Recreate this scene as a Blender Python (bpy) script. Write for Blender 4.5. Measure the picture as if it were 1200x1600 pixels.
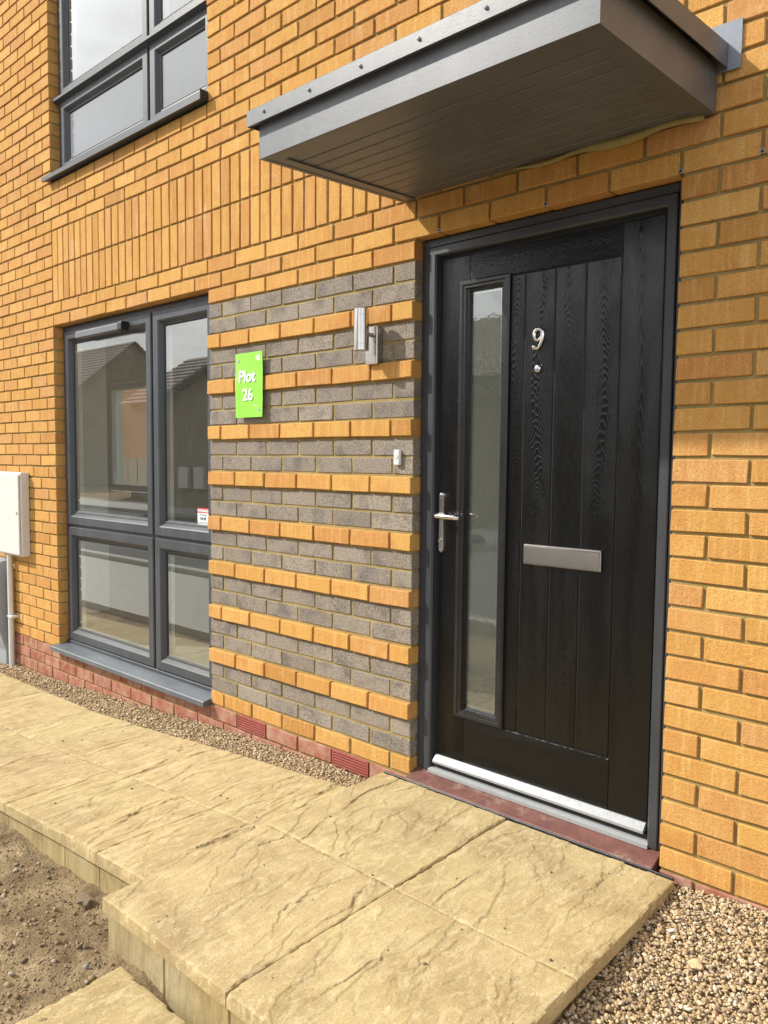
import bpy, math, random
import numpy as np
from mathutils import Vector, Matrix

random.seed(7)
rng = np.random.default_rng(11)
scene = bpy.context.scene
col = scene.collection
for o in list(bpy.data.objects):
    bpy.data.objects.remove(o)

# ------------------------------------------------------------------ camera
CAM = np.array([4.99122, -2.31170, 1.25397])
FWD = np.array([-0.67090719, 0.73856631, -0.0663578])
RIGHT = np.array([0.73978156, 0.67279111, 0.00868148])
UP = -np.array([0.05105679, -0.04326581, -0.99775812])
cd = bpy.data.cameras.new('camera')
cam = bpy.data.objects.new('camera', cd)
col.objects.link(cam)
cd.sensor_fit = 'VERTICAL'
cd.sensor_height = 24.0
cd.lens = 1213.737 / 1600 * 24.0
cd.clip_start = 0.05
cd.clip_end = 3000
m = Matrix(((RIGHT[0], UP[0], -FWD[0], CAM[0]), (RIGHT[1], UP[1], -FWD[1], CAM[1]),
            (RIGHT[2], UP[2], -FWD[2], CAM[2]), (0, 0, 0, 1)))
cam.matrix_world = m
scene.camera = cam

# ------------------------------------------------------------------ sky, sun, exposure
SUN = Vector((1.2, 1.0, -1.27)).normalized()          # the way the light travels
elev = math.asin(-SUN.z)
azim = math.atan2(-SUN.x, -SUN.y)
world = bpy.data.worlds.new('World')
scene.world = world
world.use_nodes = True
wt = world.node_tree
wt.nodes.clear()
w_out = wt.nodes.new('ShaderNodeOutputWorld')
w_bg = wt.nodes.new('ShaderNodeBackground')
w_sky = wt.nodes.new('ShaderNodeTexSky')
w_sky.sky_type = 'NISHITA'
w_sky.sun_disc = False
w_sky.sun_elevation = elev
w_sky.sun_rotation = azim % (2 * math.pi)
w_sky.dust_density = 2.0
w_tc = wt.nodes.new('ShaderNodeTexCoord')
w_map = wt.nodes.new('ShaderNodeMapping')
w_map.inputs['Scale'].default_value = (1.0, 1.0, 2.6)
w_n = wt.nodes.new('ShaderNodeTexNoise')
w_n.inputs['Scale'].default_value = 2.2
w_n.inputs['Detail'].default_value = 7
w_n.inputs['Roughness'].default_value = 0.58
w_r = wt.nodes.new('ShaderNodeValToRGB')
w_r.color_ramp.elements[0].position = 0.40
w_r.color_ramp.elements[0].color = (0.10, 0.10, 0.10, 1)
w_r.color_ramp.elements[1].position = 0.66
w_r.color_ramp.elements[1].color = (0.85, 0.85, 0.85, 1)
w_mix = wt.nodes.new('ShaderNodeMix')
w_mix.data_type = 'RGBA'
w_mix.inputs[7].default_value = (30.0, 30.4, 30.8, 1)       # sunlit cloud
wt.links.new(w_tc.outputs['Generated'], w_map.inputs['Vector'])
wt.links.new(w_map.outputs['Vector'], w_n.inputs['Vector'])
wt.links.new(w_n.outputs['Fac'], w_r.inputs['Fac'])
wt.links.new(w_r.outputs['Color'], w_mix.inputs[0])
wt.links.new(w_sky.outputs['Color'], w_mix.inputs[6])
wt.links.new(w_mix.outputs[2], w_bg.inputs['Color'])
w_bg.inputs['Strength'].default_value = 0.078
wt.links.new(w_bg.outputs['Background'], w_out.inputs['Surface'])

sl = bpy.data.lights.new('sun', 'SUN')
sl.energy = 5.0
sl.angle = math.radians(1.2)
sl.color = (1.0, 0.955, 0.86)
sun = bpy.data.objects.new('sun', sl)
col.objects.link(sun)
sun.location = (-8, -8, 9)
sun.rotation_euler = SUN.to_track_quat('-Z', 'Y').to_euler()

vs = scene.view_settings
vs.view_transform = 'Standard'
vs.look = 'None'
vs.exposure = 0.24
vs.gamma = 1.0
vs.use_curve_mapping = False
scene.cycles.max_bounces = 10
scene.cycles.diffuse_bounces = 4
scene.cycles.glossy_bounces = 5
scene.cycles.transparent_max_bounces = 12
scene.cycles.use_denoising = True


# ------------------------------------------------------------------ material helpers
class NT:
    """small node-tree helper"""
    def __init__(self, name, rough=0.6, metal=0.0, spec=0.5):
        self.m = bpy.data.materials.new(name)
        self.m.use_nodes = True
        self.t = self.m.node_tree
        self.b = self.t.nodes['Principled BSDF']
        self.b.inputs['Roughness'].default_value = rough
        self.b.inputs['Metallic'].default_value = metal
        self.b.inputs['Specular IOR Level'].default_value = spec
        self._pos = None

    def n(self, kind, **kw):
        nd = self.t.nodes.new(kind)
        for k, v in kw.items():
            setattr(nd, k, v)
        return nd

    def l(self, a, b):
        self.t.links.new(a, b)

    def pos(self):
        if self._pos is None:
            self._pos = self.n('ShaderNodeNewGeometry').outputs['Position']
        return self._pos

    def rand(self):
        """0..1, one value for each separate piece"""
        oi = self.n('ShaderNodeObjectInfo')
        g = self.n('ShaderNodeNewGeometry')
        return self.math('FRACT', self.math('ADD', oi.outputs['Random'], g.outputs['Random Per Island']))

    def math(self, op, a, b=None, c=None):
        nd = self.n('ShaderNodeMath', operation=op)
        for i, v in enumerate((a, b, c)):
            if v is None:
                continue
            if isinstance(v, (int, float)):
                nd.inputs[i].default_value = v
            else:
                self.l(v, nd.inputs[i])
        return nd.outputs[0]

    def mapped(self, scale, vec=None, offset=None):
        mp = self.n('ShaderNodeMapping')
        mp.inputs['Scale'].default_value = scale
        self.l(vec or self.pos(), mp.inputs['Vector'])
        if offset is not None:
            cb = self.n('ShaderNodeCombineXYZ')
            for i in range(3):
                self.l(self.math('MULTIPLY', offset, 17.3 + 9.1 * i), cb.inputs[i])
            self.l(cb.outputs[0], mp.inputs['Location'])
        return mp.outputs['Vector']

    def noise(self, scale, detail=3, rough=0.55, vec=None, dist=0.0):
        nd = self.n('ShaderNodeTexNoise')
        nd.inputs['Scale'].default_value = scale
        nd.inputs['Detail'].default_value = detail
        nd.inputs['Roughness'].default_value = rough
        nd.inputs['Distortion'].default_value = dist
        self.l(vec or self.pos(), nd.inputs['Vector'])
        return nd.outputs['Fac']

    def voro(self, scale, vec=None, feature='F1'):
        nd = self.n('ShaderNodeTexVoronoi', feature=feature)
        nd.inputs['Scale'].default_value = scale
        self.l(vec or self.pos(), nd.inputs['Vector'])
        return nd

    def ramp(self, fac, stops, interp='LINEAR'):
        nd = self.n('ShaderNodeValToRGB')
        nd.color_ramp.interpolation = interp
        els = nd.color_ramp.elements
        while len(els) < len(stops):
            els.new(0.5)
        for e, (p, c) in zip(els, stops):
            e.position = p
            e.color = (c[0], c[1], c[2], 1) if not isinstance(c, (int, float)) else (c, c, c, 1)
        self.l(fac, nd.inputs['Fac'])
        return nd.outputs['Color']

    def mix(self, fac, a, b, mode='MIX'):
        nd = self.n('ShaderNodeMix', data_type='RGBA', blend_type=mode)
        for sock, v in ((nd.inputs[0], fac), (nd.inputs[6], a), (nd.inputs[7], b)):
            if isinstance(v, (int, float)):
                sock.default_value = v
            elif isinstance(v, tuple):
                sock.default_value = (*v, 1)
            else:
                self.l(v, sock)
        return nd.outputs[2]

    def color(self, c):
        if isinstance(c, tuple):
            self.b.inputs['Base Color'].default_value = (*c, 1)
        else:
            self.l(c, self.b.inputs['Base Color'])

    def rough(self, c):
        self.l(c, self.b.inputs['Roughness'])

    def bump(self, h, strength=0.5, dist=0.002, prev=None):
        nd = self.n('ShaderNodeBump')
        nd.inputs['Strength'].default_value = strength
        nd.inputs['Distance'].default_value = dist
        self.l(h, nd.inputs['Height'])
        if prev is not None:
            self.l(prev, nd.inputs['Normal'])
        self.l(nd.outputs['Normal'], self.b.inputs['Normal'])
        return nd.outputs['Normal']


def mat_brick_yellow():
    t = NT('yellow_brick', 0.92, spec=0.2)
    r = t.rand()
    base = t.ramp(r, [(0.0, (0.36, 0.150, 0.036)), (0.13, (0.51, 0.265, 0.064)), (0.27, (0.45, 0.212, 0.048)), (0.40, (0.55, 0.300, 0.080)),
                      (0.52, (0.46, 0.215, 0.085)), (0.64, (0.50, 0.245, 0.055)), (0.76, (0.58, 0.325, 0.095)), (0.88, (0.42, 0.170, 0.052)), (1.0, (0.54, 0.275, 0.072))])
    v = t.mapped((1, 1, 1), offset=r)
    cloud = t.noise(9, 3, 0.6, t.mapped((2.4, 2.4, 0.7), v))
    c = t.mix(t.math('MULTIPLY', cloud, 0.6), base, (0.56, 0.345, 0.115), 'MIX')
    warm = t.ramp(t.noise(14, 2, 0.5, v), [(0.52, 0.0), (0.75, 0.55)])
    c = t.mix(warm, c, (0.43, 0.185, 0.055))
    drag = t.ramp(t.noise(30, 3, 0.6, t.mapped((2.2, 2.2, 0.18), v)), [(0.50, 0.0), (0.72, 0.5)])
    c = t.mix(drag, c, (0.64, 0.42, 0.17))
    smear = t.ramp(t.noise(17, 5, 0.7), [(0.63, 0.0), (0.74, 0.55)])
    c = t.mix(smear, c, (0.50, 0.39, 0.20))
    fine = t.noise(210, 4, 0.75)
    c = t.mix(0.6, c, t.ramp(fine, [(0.30, (0.40, 0.34, 0.26)), (0.5, (0.95, 0.95, 0.95)), (0.70, (1.30, 1.28, 1.20))]), 'MULTIPLY')
    pit = t.ramp(t.noise(120, 2, 0.5, v), [(0.70, 0.0), (0.75, 0.6)])
    c = t.mix(pit, c, (0.22, 0.09, 0.03))
    eff = t.ramp(t.noise(5.0, 5, 0.65), [(0.60, 0.0), (0.78, 0.30)])
    c = t.mix(eff, c, (0.72, 0.58, 0.42))
    t.color(c)
    h = t.math('ADD', t.math('MULTIPLY', fine, 1.0), t.math('MULTIPLY', t.noise(70, 3, 0.6, v), 1.2))
    t.bump(h, 0.75, 0.0022)
    return t.m


def mat_brick_grey():
    t = NT('grey_brick', 0.9, spec=0.25)
    r = t.rand()
    v = t.mapped((1, 1, 1), offset=r)
    base = t.ramp(r, [(0.0, (0.215, 0.182, 0.148)), (0.4, (0.27, 0.23, 0.185)), (0.7, (0.235, 0.20, 0.165)), (1.0, (0.30, 0.255, 0.205))])
    blot = t.ramp(t.noise(10, 3, 0.6, v), [(0.48, 0.0), (0.70, 0.75)])
    c = t.mix(blot, base, (0.115, 0.102, 0.096))
    sp = t.noise(170, 4, 0.85)
    c = t.mix(t.ramp(sp, [(0.53, 0.0), (0.60, 0.85)]), c, (0.045, 0.040, 0.040))
    c = t.mix(t.ramp(sp, [(0.36, 0.55), (0.43, 0.0)]), c, (0.52, 0.45, 0.36))
    t.color(c)
    t.bump(t.math('ADD', sp, t.noise(80, 3, 0.6, v)), 0.8, 0.0022)
    return t.m


def mat_brick_red():
    t = NT('red_brick', 0.88, spec=0.25)
    r = t.rand()
    v = t.mapped((1, 1, 1), offset=r)
    base = t.ramp(r, [(0.0, (0.29, 0.098, 0.058)), (0.5, (0.36, 0.138, 0.082)), (1.0, (0.33, 0.145, 0.095))])
    c = t.mix(t.ramp(t.noise(13, 4, 0.6, v), [(0.40, 0.0), (0.75, 0.8)]), base, (0.27, 0.080, 0.052))
    eff = t.ramp(t.noise(11, 6, 0.7), [(0.42, 0.0), (0.66, 0.75)])
    c = t.mix(eff, c, (0.46, 0.32, 0.23))
    fine = t.noise(300, 3, 0.7)
    c = t.mix(0.5, c, t.ramp(fine, [(0.3, (0.55, 0.5, 0.5)), (0.7, (1.2, 1.2, 1.2))]), 'MULTIPLY')
    t.color(c)
    t.bump(t.math('ADD', fine, t.noise(60, 3, 0.6, v)), 0.6, 0.002)
    return t.m


def mat_mortar():
    t = NT('mortar', 0.95, spec=0.1)
    a = t.noise(7, 4, 0.6)
    c = t.ramp(a, [(0.3, (0.29, 0.220, 0.088)), (0.7, (0.42, 0.330, 0.145))])
    f = t.noise(500, 3, 0.7)
    c = t.mix(0.6, c, t.ramp(f, [(0.3, (0.55, 0.52, 0.48)), (0.7, (1.2, 1.18, 1.12))]), 'MULTIPLY')
    t.color(c)
    t.bump(t.math('ADD', f, t.math('MULTIPLY', t.noise(45, 3, 0.6), 2.0)), 0.8, 0.003)
    return t.m


def mat_slab():
    t = NT('buff_concrete_slab', 0.86, spec=0.25)
    r = t.rand()
    v = t.mapped((1, 1, 1), offset=r)
    base = t.ramp(r, [(0.0, (0.41, 0.318, 0.152)), (0.5, (0.47, 0.367, 0.184)), (1.0, (0.44, 0.325, 0.166))])
    a = t.noise(4.0, 6, 0.62, v, 0.6)
    c = t.mix(t.ramp(a, [(0.42, 0.0), (0.70, 0.75)]), base, (0.29, 0.203, 0.098))
    c = t.mix(t.ramp(t.noise(7.5, 5, 0.6, t.mapped((2.2, 0.8, 1), v), 1.0), [(0.52, 0.0), (0.72, 0.55)]), c, (0.60, 0.49, 0.285))
    # broad brown patches, random over the slabs
    brown_patch = t.ramp(t.noise(2.1, 4, 0.55, t.mapped((0.8, 1.5, 1)), 0.4), [(0.56, 0.0), (0.72, 0.55)])
    c = t.mix(brown_patch, c, (0.27, 0.19, 0.10))
    spot = t.ramp(t.noise(60, 2, 0.5, v), [(0.71, 0.0), (0.755, 0.55)])
    c = t.mix(spot, c, (0.19, 0.125, 0.06))
    pale = t.ramp(t.noise(22, 5, 0.7, t.mapped((1.4, 0.6, 1), v), 1.5), [(0.50, 0.0), (0.62, 0.45)])
    c = t.mix(pale, c, (0.61, 0.50, 0.31))
    f = t.noise(170, 5, 0.8)
    c = t.mix(0.8, c, t.ramp(f, [(0.3, (0.60, 0.58, 0.54)), (0.5, (0.98, 0.98, 0.98)), (0.72, (1.22, 1.20, 1.16))]), 'MULTIPLY')
    t.color(c)
    # riven layers: noise cut into terraces gives thin crisp ridges
    def terrace(scale, step, sx, sy):
        nn_ = t.noise(scale, 5, 0.6, t.mapped((sx, sy, 1), v), 0.7)
        return t.math('SNAP', nn_, step)
    h = t.math('ADD', t.math('MULTIPLY', terrace(7.0, 0.085, 1.5, 0.6), 3.0), t.math('MULTIPLY', terrace(19.0, 0.10, 1.5, 0.7), 1.6))
    n1 = t.bump(h, 0.55, 0.0042)
    h2 = t.math('ADD', f, t.math('MULTIPLY', t.noise(60, 5, 0.7, t.mapped((1.5, 0.7, 1), v), 1.0), 1.2))
    t.bump(h2, 0.8, 0.0026, n1)
    return t.m


def mat_riser():
    t = NT('buff_riser_slab', 0.88, spec=0.2)
    r = t.rand()
    v = t.mapped((3.0, 3.0, 0.6), offset=r)
    c = t.ramp(t.noise(6, 5, 0.6, v), [(0.3, (0.29, 0.22, 0.105)), (0.55, (0.41, 0.32, 0.16)), (0.8, (0.50, 0.40, 0.215))])
    c = t.mix(t.ramp(t.noise(3, 3, 0.5), [(0.5, 0.0), (0.7, 0.5)]), c, (0.45, 0.40, 0.28))
    c = t.mix(t.ramp(t.noise(8, 6, 0.7), [(0.50, 0.0), (0.70, 0.65)]), c, (0.23, 0.165, 0.08))
    f = t.noise(350, 3, 0.7)
    c = t.mix(0.5, c, t.ramp(f, [(0.3, (0.6, 0.58, 0.55)), (0.7, (1.15, 1.15, 1.1))]), 'MULTIPLY')
    t.color(c)
    t.bump(t.math('ADD', f, t.math('MULTIPLY', t.noise(18, 4, 0.6, v), 3.0)), 0.7, 0.003)
    return t.m


def mat_gravel(name, dark=1.0):
    t = NT(name, 0.85, spec=0.3)
    g = t.n('ShaderNodeNewGeometry').outputs['Random Per Island']
    k = dark
    c = t.ramp(g, [(0.0, (0.42 * k, 0.30 * k, 0.16 * k)), (0.20, (0.52 * k, 0.40 * k, 0.23 * k)), (0.38, (0.33 * k, 0.23 * k, 0.13 * k)),
                   (0.55, (0.58 * k, 0.46 * k, 0.29 * k)), (0.68, (0.20 * k, 0.15 * k, 0.11 * k)), (0.80, (0.49 * k, 0.36 * k, 0.20 * k)),
                   (0.92, (0.66 * k, 0.59 * k, 0.47 * k)), (0.97, (0.40 * k, 0.23 * k, 0.12 * k)), (1.0, (0.36 * k, 0.33 * k, 0.29 * k))])
    f = t.noise(260, 3, 0.65)
    c = t.mix(0.5, c, t.ramp(f, [(0.3, (0.6, 0.58, 0.55)), (0.7, (1.2, 1.18, 1.15))]), 'MULTIPLY')
    t.color(c)
    t.bump(f, 0.35, 0.0015)
    return t.m


def mat_soil(name='soil'):
    t = NT(name, 0.97, spec=0.1)
    a = t.noise(5, 6, 0.65)
    c = t.ramp(a, [(0.30, (0.15, 0.105, 0.060)), (0.5, (0.27, 0.20, 0.115)), (0.72, (0.42, 0.32, 0.19))])
    c = t.mix(t.ramp(t.noise(1.4, 4, 0.6), [(0.52, 0.0), (0.66, 0.75)]), c, (0.13, 0.085, 0.048))
    f = t.noise(150, 4, 0.8)
    c = t.mix(0.9, c, t.ramp(f, [(0.28, (0.40, 0.38, 0.36)), (0.5, (0.95, 0.95, 0.95)), (0.72, (1.45, 1.42, 1.35))]), 'MULTIPLY')
    t.color(c)
    t.bump(t.math('ADD', f, t.math('MULTIPLY', t.noise(60, 4, 0.65), 2.0)), 1.0, 0.006)
    return t.m


def mat_wood_black(name, horizontal=False, curve=100.0, pitch=0.026, strength=0.42):
    t = NT(name, 0.28, spec=0.40)
    r = t.rand()
    tc = t.n('ShaderNodeTexCoord').outputs['Object']
    sp = t.n('ShaderNodeSeparateXYZ')
    t.l(tc, sp.inputs[0])
    across, along = (sp.outputs['X'], sp.outputs['Z']) if not horizontal else (sp.outputs['Z'], sp.outputs['X'])
    stretch = (1.0, 1.0, 0.22) if not horizontal else (0.22, 1.0, 1.0)
    v = t.mapped(stretch, tc, offset=r)
    wob = t.noise(14, 3, 0.55, v)
    wob2 = t.noise(60, 3, 0.6, v)
    x_ = t.math('ADD', across, t.math('MULTIPLY', t.math('SUBTRACT', t.noise(2.2, 2, 0.5, t.mapped((1, 1, 1), tc, offset=r)), 0.5), 0.07))
    par = t.math('MULTIPLY', t.math('MULTIPLY', x_, x_), curve)
    ph = t.math('ADD', along, par)
    ph = t.math('ADD', ph, t.math('MULTIPLY', wob, 0.24))
    ph = t.math('ADD', ph, t.math('MULTIPLY', wob2, 0.018))
    ring = t.math('SINE', t.math('MULTIPLY', ph, 6.2832 / pitch))
    ring = t.math('POWER', t.math('MULTIPLY_ADD', ring, 0.5, 0.5), 2.2)
    pores = t.noise(330, 3, 0.75, t.mapped((1, 1, 0.06) if not horizontal else (0.06, 1, 1), t.pos()))
    mask = t.ramp(t.noise(5, 2, 0.5, v), [(0.40, 0.12), (0.62, 1.0)])
    t.color((0.0018, 0.0019, 0.0021))
    t.rough(t.ramp(pores, [(0.3, 0.17), (0.7, 0.30)]))
    h = t.math('ADD', t.math('MULTIPLY', t.math('MULTIPLY', ring, mask), 1.2), t.math('MULTIPLY', pores, 1.3))
    t.bump(h, strength, 0.0021)
    return t.m


def mat_frame(name, base=(0.052, 0.058, 0.068), rough=0.42):
    t = NT(name, rough, spec=0.5)
    f = t.noise(240, 3, 0.65, t.mapped((0.35, 1, 1)))
    d = t.noise(3.0, 5, 0.6)
    c = t.mix(t.ramp(d, [(0.45, 0.0), (0.75, 0.35)]), base, tuple(min(1, b * 1.9 + 0.012) for b in base))
    st_ = t.ramp(t.noise(16, 5, 0.65, t.mapped((1, 1, 0.10))), [(0.52, 0.0), (0.72, 0.30)])
    c = t.mix(st_, c, tuple(min(1, b * 1.5 + 0.03) for b in base))
    t.color(c)
    t.rough(t.ramp(f, [(0.3, rough - 0.08), (0.7, rough + 0.12)]))
    t.bump(f, 0.25, 0.0007)
    return t.m


def mat_plain(name, c, rough=0.5, metal=0.0, spec=0.5, mott=0.15, bump=0.0):
    t = NT(name, rough, metal, spec)
    n = t.noise(14, 5, 0.6)
    t.color(t.mix(t.ramp(n, [(0.35, 0.0), (0.75, 1.0)]), c, tuple(x * (1 - mott) for x in c)))
    t.rough(t.ramp(t.noise(60, 3, 0.6), [(0.3, max(0.02, rough - 0.06)), (0.7, min(1, rough + 0.08))]))
    if bump:
        t.bump(t.noise(160, 3, 0.6), bump, 0.001)
    return t.m


def mat_steel(name='brushed_steel', rough=0.30, c=(0.50, 0.48, 0.455)):
    t = NT(name, rough, 1.0)
    s = t.noise(420, 2, 0.6, t.mapped((0.04, 1, 1)))
    t.color(t.mix(t.ramp(t.noise(25, 4, 0.6), [(0.4, 0.0), (0.8, 0.5)]), c, tuple(x * 0.8 for x in c)))
    t.rough(t.ramp(s, [(0.3, rough - 0.03), (0.7, rough + 0.05)]))
    return t.m


def mat_far_brick():
    t = NT('far_red_brick', 0.9, spec=0.2)
    sp = t.n('ShaderNodeSeparateXYZ')
    t.l(t.pos(), sp.inputs[0])
    cb = t.n('ShaderNodeCombineXYZ')
    t.l(sp.outputs['X'], cb.inputs[0])
    t.l(sp.outputs['Z'], cb.inputs[1])
    bk = t.n('ShaderNodeTexBrick')
    bk.inputs['Color1'].default_value = (0.36, 0.13, 0.06, 1)
    bk.inputs['Color2'].default_value = (0.27, 0.085, 0.04, 1)
    bk.inputs['Mortar'].default_value = (0.40, 0.30, 0.20, 1)
    bk.inputs['Scale'].default_value = 1.0
    bk.inputs['Brick Width'].default_value = 0.225
    bk.inputs['Row Height'].default_value = 0.075
    bk.inputs['Mortar Size'].default_value = 0.010
    t.l(cb.outputs[0], bk.inputs['Vector'])
    t.color(bk.outputs['Color'])
    return t.m


def mat_glass(name, tint=(0.90, 0.93, 0.91), ior=1.75, wave=0.0, dirt=0.025):
    mt = bpy.data.materials.new(name)
    mt.use_nodes = True
    t = mt.node_tree
    t.nodes.clear()
    out = t.nodes.new('ShaderNodeOutputMaterial')
    tr = t.nodes.new('ShaderNodeBsdfTransparent')
    tr.inputs['Color'].default_value = (*tint, 1)
    gl = t.nodes.new('ShaderNodeBsdfGlossy')
    gl.inputs['Roughness'].default_value = 0.0
    gl.inputs['Color'].default_value = (0.95, 0.97, 0.97, 1)
    fr = t.nodes.new('ShaderNodeFresnel')
    fr.inputs['IOR'].default_value = 1.52
    # sealed double-glazed unit: four surfaces, R = 4r / (1 + 3r)
    m1 = t.nodes.new('ShaderNodeMath')
    m1.operation = 'MULTIPLY_ADD'
    m1.inputs[1].default_value = 3.0
    m1.inputs[2].default_value = 1.0
    m2_ = t.nodes.new('ShaderNodeMath')
    m2_.operation = 'DIVIDE'
    m3 = t.nodes.new('ShaderNodeMath')
    m3.operation = 'MULTIPLY'
    m3.inputs[1].default_value = 4.0
    t.links.new(fr.outputs[0], m1.inputs[0])
    t.links.new(fr.outputs[0], m3.inputs[0])
    t.links.new(m3.outputs[0], m2_.inputs[0])
    t.links.new(m1.outputs[0], m2_.inputs[1])
    mx = t.nodes.new('ShaderNodeMixShader')
    gb_ = t.nodes.new('ShaderNodeNewGeometry')
    ib_ = t.nodes.new('ShaderNodeMath')
    ib_.operation = 'SUBTRACT'
    ib_.inputs[0].default_value = 1.0
    t.links.new(gb_.outputs['Backfacing'], ib_.inputs[1])
    mb_ = t.nodes.new('ShaderNodeMath')
    mb_.operation = 'MULTIPLY'
    t.links.new(m2_.outputs[0], mb_.inputs[0])
    t.links.new(ib_.outputs[0], mb_.inputs[1])
    t.links.new(mb_.outputs[0], mx.inputs[0])
    t.links.new(tr.outputs[0], mx.inputs[1])
    t.links.new(gl.outputs[0], mx.inputs[2])
    # film of dust and rain streaks
    df = t.nodes.new('ShaderNodeBsdfDiffuse')
    df.inputs['Color'].default_value = (0.52, 0.54, 0.48, 1)
    geo = t.nodes.new('ShaderNodeNewGeometry')
    mp = t.nodes.new('ShaderNodeMapping')
    mp.inputs['Scale'].default_value = (1, 1, 0.12) if wave == 0 else (1, 1, 0.6)
    nz = t.nodes.new('ShaderNodeTexNoise')
    nz.inputs['Scale'].default_value = 60
    nz.inputs['Detail'].default_value = 5
    rp = t.nodes.new('ShaderNodeMapRange')
    rp.inputs[1].default_value = 0.42
    rp.inputs[2].default_value = 0.80
    rp.inputs[3].default_value = dirt * (0.4 if wave == 0 else 0.75)
    rp.inputs[4].default_value = dirt * (1.6 if wave == 0 else 1.0)
    t.links.new(geo.outputs['Position'], mp.inputs['Vector'])
    t.links.new(mp.outputs['Vector'], nz.inputs['Vector'])
    t.links.new(nz.outputs['Fac'], rp.inputs[0])
    m2 = t.nodes.new('ShaderNodeMixShader')
    t.links.new(rp.outputs[0], m2.inputs[0])
    t.links.new(mx.outputs[0], m2.inputs[1])
    t.links.new(df.outputs[0], m2.inputs[2])
    t.links.new(m2.outputs[0], out.inputs['Surface'])
    bp = t.nodes.new('ShaderNodeBump')
    bp.inputs['Strength'].default_value = 0.006 + wave
    bp.inputs['Distance'].default_value = 0.01
    n2 = t.nodes.new('ShaderNodeTexNoise')
    n2.inputs['Scale'].default_value = 2.2 if wave == 0 else 90
    n2.inputs['Detail'].default_value = 1
    t.links.new(geo.outputs['Position'], n2.inputs['Vector'])
    t.links.new(n2.outputs['Fac'], bp.inputs['Height'])
    t.links.new(bp.outputs['Normal'], gl.inputs['Normal'])
    t.links.new(bp.outputs['Normal'], fr.inputs['Normal'])
    return mt


def mat_tile():
    t = NT('worn_red_tile', 0.55, spec=0.35)
    c = t.mix(t.ramp(t.noise(16, 5, 0.65), [(0.35, 0.0), (0.7, 1.0)]), (0.115, 0.046, 0.038), (0.185, 0.082, 0.066))
    c = t.mix(t.ramp(t.noise(11, 6, 0.72), [(0.54, 0.0), (0.70, 0.65)]), c, (0.33, 0.25, 0.19))
    c = t.mix(0.6, c, t.ramp(t.noise(180, 4, 0.75), [(0.3, (0.6, 0.6, 0.6)), (0.7, (1.25, 1.25, 1.25))]), 'MULTIPLY')
    t.color(c)
    t.bump(t.noise(140, 4, 0.7), 0.5, 0.0015)
    return t.m


M = dict(
    yellow=mat_brick_yellow(), grey=mat_brick_grey(), red=mat_brick_red(), mortar=mat_mortar(),
    slab=mat_slab(), riser=mat_riser(), gravel=mat_gravel('pea_gravel'),
    soil=mat_soil(), door_v=mat_wood_black('black_door_grain'), door_h=mat_wood_black('black_door_rail_grain', True, 60.0, 0.030, 0.34),
    door_s=mat_wood_black('black_door_stile_grain', False, 420.0, 0.07, 0.42),
    frame=mat_frame('anthracite_frame', (0.042, 0.047, 0.055)), doorframe=mat_frame('dark_door_frame', (0.030, 0.034, 0.041), 0.40),
    canopy=mat_frame('grey_canopy', (0.098, 0.106, 0.118), 0.38), steel=mat_steel(),
    polished=mat_steel('polished_steel', 0.16, (0.70, 0.68, 0.66)),
    glass=mat_glass('window_glass'), doorglass=mat_glass('door_glass', (0.72, 0.77, 0.74), 1.75, 0.0003, 0.10),
    white=mat_plain('white_plastic', (0.80, 0.80, 0.78), 0.35, mott=0.06),
    cream=mat_plain('cream_meter_box', (0.62, 0.61, 0.57), 0.45, mott=0.10),
    alu=mat_plain('white_threshold', (0.34, 0.35, 0.36), 0.30, 0.2, mott=0.12),
    black=mat_plain('black_gap', (0.010, 0.010, 0.011), 0.6),
    dpm=mat_plain('black_membrane', (0.012, 0.013, 0.016), 0.45, bump=0.8),
    tile2=mat_tile(),
    plaster=mat_plain('white_plaster', (0.74, 0.74, 0.70), 0.9, spec=0.2, mott=0.05),
    floor=mat_plain('grey_floor', (0.30, 0.27, 0.23), 0.8),
    green=mat_plain('green_sign', (0.26, 0.70, 0.065), 0.35, mott=0.06),
    letter=mat_plain('white_lettering', (0.86, 0.88, 0.86), 0.45, mott=0.02),
    redprint=mat_plain('red_print', (0.60, 0.03, 0.04), 0.5, mott=0.05),
    blackprint=mat_plain('black_print', (0.02, 0.02, 0.02), 0.5),
    foam=mat_plain('expanding_foam', (0.30, 0.25, 0.10), 0.8, mott=0.35, bump=0.6),
    greybox=mat_plain('grey_plastic', (0.30, 0.32, 0.35), 0.45),
    spandrel=mat_plain('pale_panel', (0.19, 0.205, 0.22), 0.10, mott=0.05, spec=0.6),
    asphalt=mat_plain('asphalt', (0.060, 0.060, 0.062), 0.9, mott=0.4, bump=0.8),
    concrete=mat_plain('concrete', (0.42, 0.40, 0.36), 0.9, mott=0.25, bump=0.5),
    farwall=mat_plain('brown_brick_wall', (0.31, 0.25, 0.18), 0.9, mott=0.3),
    farroof=mat_plain('brown_roof_tile', (0.27, 0.215, 0.18), 0.85, mott=0.3),
    farred=mat_far_brick(),
    stone=mat_plain('grey_stone', (0.17, 0.125, 0.08), 0.9, mott=0.5, bump=0.8),
    litter=mat_plain('white_litter', (0.78, 0.78, 0.78), 0.6),
)


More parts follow.
